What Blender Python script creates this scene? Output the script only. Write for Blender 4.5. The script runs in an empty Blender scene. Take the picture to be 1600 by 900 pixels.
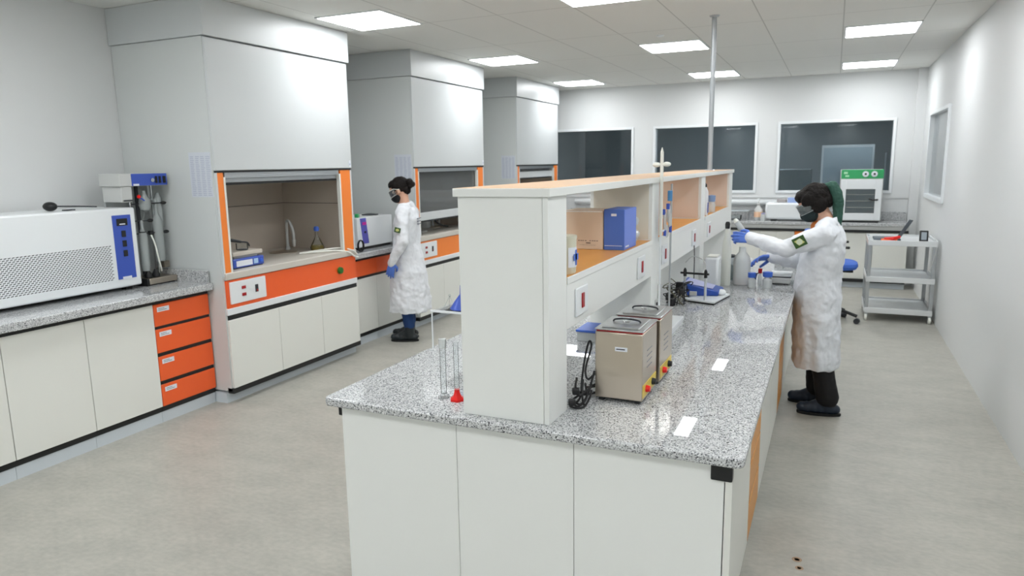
import bpy, math, random
from mathutils import Vector, Matrix, noise
random.seed(7)
SC = bpy.context.scene
COL = SC.collection
PI = math.pi

# ---------------------------------------------------------------- camera, exposure, world, ceiling lamps
yaw, pitch, roll, FPX, CAMH = 0.426272961, -0.173526232, -0.0163781512, 1101.87787, 1.80955594
Fw = Vector((-math.sin(yaw)*math.cos(pitch), math.cos(yaw)*math.cos(pitch), math.sin(pitch)))
Rt = Vector((math.cos(yaw), math.sin(yaw), 0))
Up = Rt.cross(Fw)
R2 = Rt*math.cos(roll)+Up*math.sin(roll)
U2 = -Rt*math.sin(roll)+Up*math.cos(roll)
cam = bpy.data.cameras.new('camera')
camo = bpy.data.objects.new('camera', cam)
COL.objects.link(camo)
mw = Matrix((R2, U2, -Fw)).transposed().to_4x4()
mw.translation = (0, 0, CAMH)
camo.matrix_world = mw
cam.sensor_width = 36
cam.lens = FPX*36/1600
cam.clip_start = .05
cam.dof.use_dof = True
cam.dof.focus_distance = 2.9
cam.dof.aperture_fstop = 4.5
SC.camera = camo
SC.view_settings.view_transform = 'Standard'
SC.view_settings.look = 'None'
SC.view_settings.gamma = 1
SC.view_settings.use_curve_mapping = False
SC.view_settings.exposure = 0.0
LAMP = 18.0
world = bpy.data.worlds.new('world'); SC.world = world
world.use_nodes = True
world.node_tree.nodes['Background'].inputs[0].default_value = (.8, .9, 1, 1)
world.node_tree.nodes['Background'].inputs[1].default_value = .3

# ---------------------------------------------------------------- materials
MATS = {}
def lin(c):
    if isinstance(c, str):
        c = [int(c[i:i+2], 16)/255 for i in (0, 2, 4)]
        c = [x/12.92 if x <= .04045 else ((x+.055)/1.055)**2.4 for x in c]
    return (c[0], c[1], c[2], 1)
def mat(name, col, rough=.5, metal=0, spec=.5, emit=0, coat=0, trans=0, bump=None):
    if name in MATS: return MATS[name]
    m = bpy.data.materials.new(name); m.use_nodes = True
    nt = m.node_tree; b = nt.nodes['Principled BSDF']
    b.inputs['Base Color'].default_value = lin(col)
    b.inputs['Roughness'].default_value = rough
    b.inputs['Metallic'].default_value = metal
    b.inputs['Specular IOR Level'].default_value = spec
    b.inputs['Coat Weight'].default_value = coat
    b.inputs['Transmission Weight'].default_value = trans
    if emit:
        b.inputs['Emission Color'].default_value = lin(col)
        b.inputs['Emission Strength'].default_value = emit
    # slight procedural variation so no surface is dead flat
    n = nt.nodes.new('ShaderNodeTexNoise'); n.inputs['Scale'].default_value = 6 if not bump else bump[0]
    tc = nt.nodes.new('ShaderNodeTexCoord'); nt.links.new(tc.outputs['Object'], n.inputs['Vector'])
    if bump:
        bp = nt.nodes.new('ShaderNodeBump'); bp.inputs['Strength'].default_value = bump[1]
        bp.inputs['Distance'].default_value = .01
        n.inputs['Detail'].default_value = 4
        nt.links.new(n.outputs['Fac'], bp.inputs['Height']); nt.links.new(bp.outputs['Normal'], b.inputs['Normal'])
    else:
        mr = nt.nodes.new('ShaderNodeMapRange')
        mr.inputs['To Min'].default_value = max(0, rough-.03); mr.inputs['To Max'].default_value = min(1, rough+.03)
        nt.links.new(n.outputs['Fac'], mr.inputs['Value']); nt.links.new(mr.outputs['Result'], b.inputs['Roughness'])
    MATS[name] = m
    return m
def clear(name, col=(1, 1, 1), gl=.12, rough=.03, opac=0.0, body='F0F4F4'):
    if name in MATS: return MATS[name]
    m = bpy.data.materials.new(name); m.use_nodes = True
    nt = m.node_tree; nt.nodes.clear()
    out = nt.nodes.new('ShaderNodeOutputMaterial')
    tr = nt.nodes.new('ShaderNodeBsdfTransparent'); tr.inputs[0].default_value = (*col, 1)
    df = nt.nodes.new('ShaderNodeBsdfDiffuse'); df.inputs[0].default_value = lin(body)
    gs = nt.nodes.new('ShaderNodeBsdfGlossy'); gs.inputs['Roughness'].default_value = rough
    mx0 = nt.nodes.new('ShaderNodeMixShader'); mx0.inputs[0].default_value = opac
    nt.links.new(tr.outputs[0], mx0.inputs[1]); nt.links.new(df.outputs[0], mx0.inputs[2])
    mx = nt.nodes.new('ShaderNodeMixShader')
    lw = nt.nodes.new('ShaderNodeLayerWeight'); lw.inputs['Blend'].default_value = gl
    nt.links.new(lw.outputs['Fresnel'], mx.inputs[0])
    nt.links.new(mx0.outputs[0], mx.inputs[1]); nt.links.new(gs.outputs[0], mx.inputs[2])
    nt.links.new(mx.outputs[0], out.inputs[0])
    MATS[name] = m
    return m
WHITE = mat('white_laminate', 'CACECF', .35)
SIDEM = mat('hood_side_laminate', 'CDD1D0', .4)
WHITE2 = mat('warm_white_laminate', 'E2E3DD', .4)
PANEL = mat('island_panel_laminate', 'E7E9E6', .4)
WALL = mat('painted_wall', 'D8DADA', .6)
ORANGE = mat('orange_laminate', 'F2622A', .35)
ORANGE2 = mat('bright_orange_trim', 'F58634', .35)
AMBER = mat('amber_laminate', 'DB9A4C', .4)
TOPLAM = mat('peach_top_laminate', 'C4A688', .6, spec=.15)
MAPLE = mat('peach_bounce_laminate', 'E0CDBE', .4)
BLACK = mat('black_plastic', '101214', .45)
DARK = mat('dark_grey_plastic', '2A2E33', .5)
RUB = mat('black_rubber_cable', '0E0F12', .5)
LINER = mat('hood_liner_laminate', 'C2B8AC', .35)
SEAM = mat('liner_seam', '6A645E', .5)
STEEL = mat('brushed_stainless', 'C8BDAE', .28, 1, bump=(40, .02))
CHROME = mat('polished_steel', 'C8CACC', .12, 1)
ALU = mat('satin_aluminium', 'B5B9BC', .35, .8)
EQUIP = mat('equipment_white_enamel', 'E4E8EA', .3)
EQGREY = mat('equipment_grey_enamel', 'C2C4C2', .4)
BLUE = mat('blue_panel', '3A56B4', .35)
BLUE2 = mat('bright_blue_plastic', '3F6BD0', .35)
NITRILE = mat('blue_nitrile', '4F74CC', .5, bump=(60, .15))
RED = mat('red_plastic', 'E01008', .3)
DRED = mat('dark_red_switch', 'A01018', .3)
GREEN = mat('green_enamel', '2FA060', .35)
DGREEN = mat('dark_green_knob', '1C6A20', .4)
YELLOW = mat('yellow_label', 'D8BE50', .4)
PURPLE = mat('violet_panel', '5B5BB8', .4)
PINK = mat('magenta_mark', 'C8289A', .4)
PAPER = mat('white_paper', 'E2E6EE', .7)
NOTE = mat('notice_paper', 'CFD4DC', .7)
INK = mat('grey_blue_print', 'B4BACB', .7)
INKD = mat('dark_print', '3A3A40', .7)
LIME = mat('pale_plastic', 'E8EAE2', .4)
CARD = mat('beige_cardboard', 'D8C4AE', .7)
CARTON = mat('blue_carton', '4A6EC0', .45)
CARTON2 = mat('blue_carton_side', '6A84D8', .45)
GLASS = clear('clear_glass', (.95, .97, .97), .18, .02, .05)
ACRYL = clear('clear_acrylic', (.99, .99, .99), .06, .05, .05)
FROST = clear('frosted_plastic', (.9, .92, .92), .25, .2, .55)
BAG = clear('clear_bag_film', (.95, .95, .95), .3, .3, .65)
LIQY = clear('yellow_liquid', (.75, .62, .1), .1, .05, .35, '9A8A20')
LIQP = clear('pale_pink_liquid', (.95, .82, .82), .1, .05, .5, 'E8CCCC')
SASH = clear('sash_glass', (.95, .97, .98), .3, .02, .14)  # pale haze in the glass stands in for reflections over the interior
DARKGL = clear('window_glass', (.86, .90, .92), .26, .02, .03, '30383C')
HAIRD = mat('dark_brown_hair', '120D0B', .6, spec=.2, bump=(90, .6))
HAIRG = mat('teal_dyed_hair', '34554A', .6, spec=.2, bump=(90, .6))
SKIN = mat('skin', 'CDA088', .5)
COATM = mat('white_coat_cotton', 'DEE1E6', .85, bump=(14, .8))
JEANS = mat('blue_trousers', '14386A', .8)
BLKCLOTH = mat('black_trousers', '0C0C10', .8)
MASKM = mat('black_mask_fabric', '101318', .8)
MASKG = mat('dark_green_mask_fabric', '16282A', .8)
SHIRT = mat('orange_shirt', 'D07A3C', .8)
BOOT = mat('black_leather', '1A2226', .45)
BOOT2 = mat('navy_leather', '1A2636', .45)
SEATB = mat('blue_upholstery', '3C68C4', .7)

def granite(name, seed, lo, mid, hi, sc):
    m = bpy.data.materials.new(name); m.use_nodes = True
    nt = m.node_tree; b = nt.nodes['Principled BSDF']
    tc = nt.nodes.new('ShaderNodeTexCoord')
    v = nt.nodes.new('ShaderNodeTexVoronoi'); v.inputs['Scale'].default_value = sc
    n = nt.nodes.new('ShaderNodeTexNoise'); n.inputs['Scale'].default_value = sc*.55; n.inputs['Detail'].default_value = 3
    mp = nt.nodes.new('ShaderNodeMapping'); mp.inputs['Location'].default_value = (seed, seed, 0)
    nt.links.new(tc.outputs['Object'], mp.inputs[0])
    nt.links.new(mp.outputs[0], v.inputs['Vector']); nt.links.new(mp.outputs[0], n.inputs['Vector'])
    sp = nt.nodes.new('ShaderNodeSeparateColor'); nt.links.new(v.outputs['Color'], sp.inputs[0])
    mx = nt.nodes.new('ShaderNodeMath'); mx.operation = 'MULTIPLY_ADD'; mx.inputs[1].default_value = .62
    nt.links.new(sp.outputs[0], mx.inputs[0])
    m2 = nt.nodes.new('ShaderNodeMath'); m2.operation = 'MULTIPLY'; m2.inputs[1].default_value = .45
    nt.links.new(n.outputs['Fac'], m2.inputs[0]); nt.links.new(m2.outputs[0], mx.inputs[2])
    cr = nt.nodes.new('ShaderNodeValToRGB'); nt.links.new(mx.outputs[0], cr.inputs[0])
    e = cr.color_ramp; e.elements[0].position = .24; e.elements[0].color = lin(lo)
    e.elements[1].position = .86; e.elements[1].color = lin(hi)
    for p, c in ((.34, '85878A'), (.46, mid), (.66, mid)):
        x = e.elements.new(p); x.color = lin(c)
    nt.links.new(cr.outputs[0], b.inputs['Base Color'])
    b.inputs['Roughness'].default_value = .015
    return m
GRAN = granite('speckled_grey_granite', 0, '34353A', 'C0C2C3', 'E6E8E8', 270)

def floor_mat():
    m = bpy.data.materials.new('beige_vinyl_floor'); m.use_nodes = True
    nt = m.node_tree; b = nt.nodes['Principled BSDF']
    tc = nt.nodes.new('ShaderNodeTexCoord')
    mp = nt.nodes.new('ShaderNodeMapping'); mp.inputs['Scale'].default_value = (1, 1.6, 1)
    n = nt.nodes.new('ShaderNodeTexNoise'); n.inputs['Scale'].default_value = 3.2; n.inputs['Detail'].default_value = 8; n.inputs['Roughness'].default_value = .65
    nt.links.new(tc.outputs['Object'], mp.inputs[0]); nt.links.new(mp.outputs[0], n.inputs['Vector'])
    n2 = nt.nodes.new('ShaderNodeTexNoise'); n2.inputs['Scale'].default_value = 26; n2.inputs['Detail'].default_value = 5
    nt.links.new(mp.outputs[0], n2.inputs['Vector'])
    ad = nt.nodes.new('ShaderNodeMath'); ad.operation = 'MULTIPLY_ADD'; ad.inputs[1].default_value = .4
    nt.links.new(n2.outputs['Fac'], ad.inputs[0])
    m2 = nt.nodes.new('ShaderNodeMath'); m2.operation = 'MULTIPLY'; m2.inputs[1].default_value = .6
    nt.links.new(n.outputs['Fac'], m2.inputs[0]); nt.links.new(m2.outputs[0], ad.inputs[2])
    cr = nt.nodes.new('ShaderNodeValToRGB'); nt.links.new(ad.outputs[0], cr.inputs[0])
    cr.color_ramp.elements[0].position = .36; cr.color_ramp.elements[0].color = lin('9E9D95')
    cr.color_ramp.elements[1].position = .66; cr.color_ramp.elements[1].color = lin('B4B2A9')
    nt.links.new(cr.outputs[0], b.inputs['Base Color'])
    b.inputs['Roughness'].default_value = .42
    b.inputs['Specular IOR Level'].default_value = .4
    return m
FLOOR = floor_mat()

def ceil_mat():
    # mineral tiles 0.65 x 1.36 with thin grooves: a world-space grid
    m = bpy.data.materials.new('ceiling_tiles'); m.use_nodes = True
    nt = m.node_tree; b = nt.nodes['Principled BSDF']; b.inputs['Roughness'].default_value = .85
    tc = nt.nodes.new('ShaderNodeTexCoord'); sx = nt.nodes.new('ShaderNodeSeparateXYZ')
    nt.links.new(tc.outputs['Object'], sx.inputs[0])
    res = []
    for ax, per, off in ((0, .652, 0.0), (1, 1.36, 5.535-4*1.36)):
        a = nt.nodes.new('ShaderNodeMath'); a.operation = 'SUBTRACT'; a.inputs[1].default_value = off-50*per
        nt.links.new(sx.outputs[ax], a.inputs[0])
        d = nt.nodes.new('ShaderNodeMath'); d.operation = 'DIVIDE'; d.inputs[1].default_value = per
        nt.links.new(a.outputs[0], d.inputs[0])
        f = nt.nodes.new('ShaderNodeMath'); f.operation = 'FRACT'; nt.links.new(d.outputs[0], f.inputs[0])
        s = nt.nodes.new('ShaderNodeMath'); s.operation = 'SUBTRACT'; s.inputs[1].default_value = .5; nt.links.new(f.outputs[0], s.inputs[0])
        ab = nt.nodes.new('ShaderNodeMath'); ab.operation = 'ABSOLUTE'; nt.links.new(s.outputs[0], ab.inputs[0])
        g = nt.nodes.new('ShaderNodeMath'); g.operation = 'GREATER_THAN'; g.inputs[1].default_value = .5-.005/per
        nt.links.new(ab.outputs[0], g.inputs[0]); res.append(g)
    mx = nt.nodes.new('ShaderNodeMath'); mx.operation = 'MAXIMUM'
    nt.links.new(res[0].outputs[0], mx.inputs[0]); nt.links.new(res[1].outputs[0], mx.inputs[1])
    mc = nt.nodes.new('ShaderNodeMix'); mc.data_type = 'RGBA'
    nt.links.new(mx.outputs[0], mc.inputs[0])
    mc.inputs[6].default_value = lin('E2E2DE'); mc.inputs[7].default_value = lin('BEBEBA')
    nt.links.new(mc.outputs[2], b.inputs['Base Color'])
    n = nt.nodes.new('ShaderNodeTexNoise'); n.inputs['Scale'].default_value = 150
    bp = nt.nodes.new('ShaderNodeBump'); bp.inputs['Strength'].default_value = .08
    nt.links.new(n.outputs['Fac'], bp.inputs['Height']); nt.links.new(bp.outputs['Normal'], b.inputs['Normal'])
    return m
CEIL = ceil_mat()
LAMPM = mat('lamp_diffuser', (.965, .985, 1.0), .5, emit=LAMP)

# ---------------------------------------------------------------- mesh helpers
class MB:
    def __init__(s): s.v = []; s.f = []; s.m = []; s.cur = 0; s.mats = []
    def mat(s, m):
        if m not in s.mats: s.mats.append(m)
        s.cur = s.mats.index(m); return s
    def add(s, vs, fs):
        o = len(s.v); s.v += [Vector(v) for v in vs]
        s.f += [tuple(i+o for i in f) for f in fs]; s.m += [s.cur]*len(fs); return s
    def box(s, x0, x1, y0, y1, z0, z1):
        if x0 > x1: x0, x1 = x1, x0
        if y0 > y1: y0, y1 = y1, y0
        if z0 > z1: z0, z1 = z1, z0
        vs = [(x, y, z) for z in (z0, z1) for y in (y0, y1) for x in (x0, x1)]
        return s.add(vs, [(0, 2, 3, 1), (4, 5, 7, 6), (0, 1, 5, 4), (1, 3, 7, 5), (3, 2, 6, 7), (2, 0, 4, 6)])
    def obox(s, c, size, M):
        hx, hy, hz = [q/2 for q in size]
        vs = [Vector(c)+M @ Vector((x, y, z)) for z in (-hz, hz) for y in (-hy, hy) for x in (-hx, hx)]
        return s.add(vs, [(0, 2, 3, 1), (4, 5, 7, 6), (0, 1, 5, 4), (1, 3, 7, 5), (3, 2, 6, 7), (2, 0, 4, 6)])
    def frus(s, p0, p1, r0, r1, n=16, caps=True):
        p0, p1 = Vector(p0), Vector(p1); d = (p1-p0)
        if d.length < 1e-9: return s
        q = d.to_track_quat('Z', 'Y'); vs = []
        for p, r in ((p0, r0), (p1, r1)):
            for i in range(n):
                a = 2*PI*i/n; vs.append(p+q @ Vector((r*math.cos(a), r*math.sin(a), 0)))
        fs = [(i, (i+1) % n, n+(i+1) % n, n+i) for i in range(n)]
        if caps: fs += [tuple(range(n-1, -1, -1)), tuple(range(n, 2*n))]
        return s.add(vs, fs)
    def lathe(s, prof, c=(0, 0, 0), n=24, axis=None):
        c = Vector(c); q = Vector(axis).to_track_quat('Z', 'Y') if axis else None; vs = []
        for r, z in prof:
            for i in range(n):
                a = 2*PI*i/n; p = Vector((r*math.cos(a), r*math.sin(a), z))
                vs.append(c+(q @ p if q else p))
        fs = []
        for k in range(len(prof)-1):
            for i in range(n):
                j = (i+1) % n; fs.append((k*n+i, k*n+j, (k+1)*n+j, (k+1)*n+i))
        if prof[0][0] > 1e-6: fs.append(tuple(range(n-1, -1, -1)))
        if prof[-1][0] > 1e-6: fs.append(tuple((len(prof)-1)*n+i for i in range(n)))
        return s.add(vs, fs)
    def ell(s, c, r, n=20, k=12, M=None):
        c = Vector(c); vs = []; fs = []
        for j in range(1, k):
            t = PI*j/k
            for i in range(n):
                a = 2*PI*i/n; p = Vector((r[0]*math.sin(t)*math.cos(a), r[1]*math.sin(t)*math.sin(a), r[2]*math.cos(t)))
                vs.append(c+(M @ p if M else p))
        top = len(vs); e = Vector((0, 0, r[2])); vs += [c+(M @ e if M else e), c-(M @ e if M else e)]
        for j in range(k-2):
            for i in range(n):
                l = (i+1) % n; fs.append((j*n+i, (j+1)*n+i, (j+1)*n+l, j*n+l))
        for i in range(n):
            l = (i+1) % n; fs.append((top, i, l)); fs.append((top+1, (k-2)*n+l, (k-2)*n+i))
        return s.add(vs, fs)
    def chain(s, pts, rs, n=14):
        for i, p in enumerate(pts): s.ell(p, (rs[i],)*3, n, 8)
        for i in range(len(pts)-1): s.frus(pts[i], pts[i+1], rs[i], rs[i+1], n)
        return s
    def tube(s, pts, r, n=8, smooth=True):
        P = [Vector(p) for p in pts]
        if smooth and len(P) > 2:
            Q = []
            for i in range(len(P)-1):
                a, b, c, d = P[max(i-1, 0)], P[i], P[i+1], P[min(i+2, len(P)-1)]
                for k in range(6):
                    t = k/6; Q.append(.5*((2*b)+(-a+c)*t+(2*a-5*b+4*c-d)*t*t+(-a+3*b-3*c+d)*t**3))
            Q.append(P[-1]); P = Q
        vs = []; fs = []; up = None
        for i, p in enumerate(P):
            d = (P[min(i+1, len(P)-1)]-P[max(i-1, 0)])
            if d.length < 1e-9: d = Vector((0, 0, 1))
            d.normalize()
            if up is None: up = d.orthogonal().normalized()
            up = (up-d*up.dot(d))
            if up.length < 1e-6: up = d.orthogonal()
            up.normalize(); w = d.cross(up)
            rr = r[min(i*len(r)//len(P), len(r)-1)] if isinstance(r, (list, tuple)) else r
            for k in range(n):
                a = 2*PI*k/n; vs.append(p+up*(rr*math.cos(a))+w*(rr*math.sin(a)))
        for i in range(len(P)-1):
            for k in range(n):
                l = (k+1) % n; fs.append((i*n+k, i*n+l, (i+1)*n+l, (i+1)*n+k))
        fs += [tuple(range(n-1, -1, -1)), tuple((len(P)-1)*n+k for k in range(n))]
        return s.add(vs, fs)
    def rings(s, rs, caps=True):
        n = len(rs[0]); vs = [v for r in rs for v in r]; fs = []
        for i in range(len(rs)-1):
            for k in range(n):
                l = (k+1) % n; fs.append((i*n+k, i*n+l, (i+1)*n+l, (i+1)*n+k))
        if caps: fs += [tuple(range(n-1, -1, -1)), tuple((len(rs)-1)*n+k for k in range(n))]
        return s.add(vs, fs)
    def poly(s, pts, ext):
        # planar polygon extruded by vector ext
        n = len(pts); e = Vector(ext); P = [Vector(p) for p in pts]
        return s.add(P+[p+e for p in P], [tuple(range(n-1, -1, -1)), tuple(range(n, 2*n))]+[(i, (i+1) % n, n+(i+1) % n, n+i) for i in range(n)])
    def build(s, name, m=None, parent=None, bevel=0, smooth=True, vox=0, sm=0, disp=None, sub=0):
        off = Vector((0, 0, 0)); p = parent
        while p is not None:
            if p.get('_w', 1): off += Vector(p.location)
            p = p.parent
        me = bpy.data.meshes.new(name)
        me.from_pydata([tuple(v-off) for v in s.v], [], s.f)
        if m is not None and not s.mats: me.materials.append(m)
        elif s.mats:
            for q in s.mats: me.materials.append(q)
            me.polygons.foreach_set('material_index', s.m)
        me.validate(); 
        import bmesh as _b
        bm = _b.new(); bm.from_mesh(me); _b.ops.recalc_face_normals(bm, faces=bm.faces); bm.to_mesh(me); bm.free()
        if smooth:
            me.polygons.foreach_set('use_smooth', [True]*len(me.polygons))
            if not vox: me.set_sharp_from_angle(angle=math.radians(38))
        o = bpy.data.objects.new(name, me); COL.objects.link(o)
        if parent is not None: o.parent = parent
        if bevel:
            b = o.modifiers.new('bevel', 'BEVEL'); b.width = bevel; b.segments = 2; b.limit_method = 'ANGLE'; b.angle_limit = math.radians(50)
            b.harden_normals = False
        if vox:
            r = o.modifiers.new('union', 'REMESH'); r.mode = 'VOXEL'; r.voxel_size = vox; r.use_smooth_shade = True
        if sm:
            q = o.modifiers.new('smooth', 'SMOOTH'); q.factor = .5; q.iterations = sm
        if disp:
            t = bpy.data.textures.new(name+'_folds', 'CLOUDS'); t.noise_scale = disp[1]; t.noise_depth = 2
            d = o.modifiers.new('folds', 'DISPLACE'); d.texture = t; d.strength = disp[0]; d.mid_level = .5
        return o
def thing(name, label, cat, loc=(0, 0, 0), group=None, rotz=0, local=False):
    o = bpy.data.objects.new(name, None); COL.objects.link(o); o.empty_display_size = .05
    o.location = loc; o.rotation_euler = (0, 0, rotz)
    o['_w'] = 0 if local else 1
    o['label'] = label; o['category'] = cat
    if group: o['group'] = group
    return o
def tag(o, label, cat, group=None, kind=None):
    o['label'] = label; o['category'] = cat
    if group: o['group'] = group
    if kind: o['kind'] = kind
    return o
def struct(o, label=None):
    o['kind'] = 'structure'
    if label: o['label'] = label
    return o
def B(*a): return MB().box(*a)
# ---------------------------------------------------------------- room shell
XL, XR, YN, YB, ZC = -5.13, 1.10, -6.2, 11.55, 3.025
struct(B(XL-.15, XR+.15, YN-.15, 15.6, -.1, 0).build('floor', FLOOR))
struct(B(XL-.15, XR+.15, YN-.15, 15.6, ZC, ZC+.1).build('ceiling', CEIL))
struct(B(XL-.15, XL, YN, 15.4, 0, ZC).build('wall_left', WALL))
struct(B(XL-.15, XR+.15, YN-.15, YN, 0, ZC).build('wall_front', WALL))
# back wall with three window openings
WZ0, WZ1 = 1.345, 2.345
WIN = [(-4.58, -3.045), (-2.665, -1.12), (-.775, .735)]
mb = MB(); x = XL
for a, b in WIN:
    mb.box(x, a, YB, YB+.15, WZ0, WZ1); x = b
mb.box(x, XR, YB, YB+.15, WZ0, WZ1)
mb.box(XL, XR, YB, YB+.15, 0, WZ0).box(XL, XR, YB, YB+.15, WZ1, ZC)
struct(mb.build('wall_back', WALL))
# right wall with a window opening
RW = (9.0, 10.62)
mb = MB().box(XR, XR+.15, YN, RW[0], 0, ZC).box(XR, XR+.15, RW[1], 15.4, 0, ZC)
mb.box(XR, XR+.15, RW[0], RW[1], 0, WZ0).box(XR, XR+.15, RW[0], RW[1], WZ1, ZC)
struct(mb.build('wall_right', WALL))
for i, (a, b) in enumerate(WIN):
    w = MB()
    t = .035
    w.box(a-.03, a+.008, YB-.02, YB+.14, WZ0-.03, WZ1+.03).box(b-.008, b+.03, YB-.02, YB+.14, WZ0-.03, WZ1+.03)
    w.box(a, b, YB-.02, YB+.14, WZ0-.03, WZ0+.008).box(a, b, YB-.02, YB+.14, WZ1-.008, WZ1+.03)
    o = struct(w.build('window_%d' % (i+1), EQUIP, bevel=.003))
    B(a+.008, b-.008, YB+.05, YB+.058, WZ0+.008, WZ1-.008).build('pane', DARKGL, o)
w = MB()
a, b = RW
w.box(XR-.025, XR+.12, a-.03, a+.01, WZ0-.03, WZ1+.03).box(XR-.025, XR+.12, b-.01, b+.03, WZ0-.03, WZ1+.03)
w.box(XR-.025, XR+.12, a, b, WZ0-.04, WZ0+.01).box(XR-.025, XR+.12, a, b, WZ1-.01, WZ1+.03)
o = struct(w.build('window_4', EQUIP, bevel=.003))
B(XR+.03, XR+.036, a+.01, b-.01, WZ0+.01, WZ1-.01).build('pane', clear('pale_reflection_glass', (.85, .88, .9), .3, .05, .5, 'C8D0D4'), o)  # pale body colour paints in the wall reflected by the pane
struct(B(XR+.7, XR+.8, 8.5, 11.2, 0, ZC).build('wall_corridor', WALL))
# small pier in the back right corner, pipe chase in the left near corner
struct(B(.985, XR, YB-.1, YB, 0, ZC).build('trim_1', WALL))
struct(B(XL, XR, YB-.012, YB, WZ0-.10, WZ0-.06).build('trim_2', WALL))
# the dim room behind the windows
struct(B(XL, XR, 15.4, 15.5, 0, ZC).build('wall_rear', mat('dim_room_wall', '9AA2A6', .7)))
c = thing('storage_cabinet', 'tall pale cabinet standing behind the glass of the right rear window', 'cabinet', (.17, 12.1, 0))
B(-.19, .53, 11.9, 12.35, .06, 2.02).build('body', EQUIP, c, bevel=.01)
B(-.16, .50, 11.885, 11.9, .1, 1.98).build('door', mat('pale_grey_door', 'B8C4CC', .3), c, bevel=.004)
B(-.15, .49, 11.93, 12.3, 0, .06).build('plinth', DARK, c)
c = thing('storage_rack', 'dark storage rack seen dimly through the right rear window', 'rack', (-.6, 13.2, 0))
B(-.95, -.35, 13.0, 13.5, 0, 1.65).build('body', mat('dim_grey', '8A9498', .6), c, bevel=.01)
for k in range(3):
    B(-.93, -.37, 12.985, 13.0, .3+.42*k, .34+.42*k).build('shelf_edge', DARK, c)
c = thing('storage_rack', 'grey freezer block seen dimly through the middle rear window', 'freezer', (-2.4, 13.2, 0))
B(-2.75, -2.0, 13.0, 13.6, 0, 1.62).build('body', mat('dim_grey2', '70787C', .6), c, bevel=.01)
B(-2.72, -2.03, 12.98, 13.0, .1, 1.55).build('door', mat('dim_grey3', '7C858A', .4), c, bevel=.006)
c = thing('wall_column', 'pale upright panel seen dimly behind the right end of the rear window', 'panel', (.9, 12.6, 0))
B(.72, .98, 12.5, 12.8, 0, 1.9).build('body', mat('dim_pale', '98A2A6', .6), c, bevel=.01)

LAMPD = mat('added_lamp_diffuser', (.9, .95, 1), .5, emit=34)  # unseen lamp added to lighten the room behind the windows
t = thing('added_ceiling_light', 'unseen ceiling light panel added to brighten the dim room behind the rear windows', 'ceiling light', (-1.4, 13.2, ZC-.012))
B(-1.72, -1.08, 12.9, 13.52, ZC-.010, ZC-.0005).build('frame', EQUIP, t)
B(-1.70, -1.10, 12.92, 13.50, ZC-.012, ZC-.010).build('diffuser', LAMPD, t)
# ceiling lamps
GL = 'square recessed ceiling light panels'
LX = {'L': -3.95, 'M': -1.94, 'R': .025}
LYs = [10.95, 8.215, 5.52, 2.80, .08, -2.64, -5.36]  # the nearer rows are unseen, added to brighten faces turned to the viewer
rown = ['farthest', 'second farthest', 'third farthest', 'added fourth farthest', 'added just behind viewer', 'added well behind viewer', 'added rearmost behind viewer']
coln = {'L': 'column above the fume hoods', 'M': 'column above the island bench', 'R': 'column nearest the right wall'}
for cn, x0 in LX.items():
    for i, y1 in enumerate(LYs):
        y0 = y1-.62
        t = thing('ceiling_light', 'square white ceiling light panel, %s in the %s' % (rown[i], coln[cn]), 'ceiling light', (x0+.31, y1-.31, ZC-.012), GL)
        f = MB()
        f.box(x0-.012, x0+.004, y0-.012, y1+.012, ZC-.010, ZC).box(x0+.616, x0+.632, y0-.012, y1+.012, ZC-.010, ZC)
        f.box(x0, x0+.62, y0-.012, y0+.004, ZC-.010, ZC).box(x0, x0+.62, y1-.004, y1+.012, ZC-.010, ZC)
        f.build('frame', EQUIP, t)
        B(x0+.004, x0+.616, y0+.004, y1-.004, ZC-.009, ZC-.003).build('diffuser', LAMPM, t)
o = MB().frus((-1.62, 7.15, ZC-.012), (-1.62, 7.15, ZC), .035, .04, 20).build('smoke_detector', EQUIP, bevel=.003)
tag(o, 'small round white fitting on the ceiling tile near the island pole', 'ceiling fitting')
t = thing('support_pole', 'thin grey metal pole from the shelf top to the ceiling', 'pole', (-1.0, 6.45, 1.73))
MB().frus((-1.0, 6.45, 1.735), (-1.0, 6.45, ZC-.01), .021, .021, 20).build('tube', ALU, t)
MB().frus((-1.0, 6.45, 1.7302), (-1.0, 6.45, 1.738), .045, .04, 20).build('base_flange', ALU, t)
MB().frus((-1.0, 6.45, ZC-.012), (-1.0, 6.45, ZC), .035, .045, 20).build('ceiling_flange', ALU, t)

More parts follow.
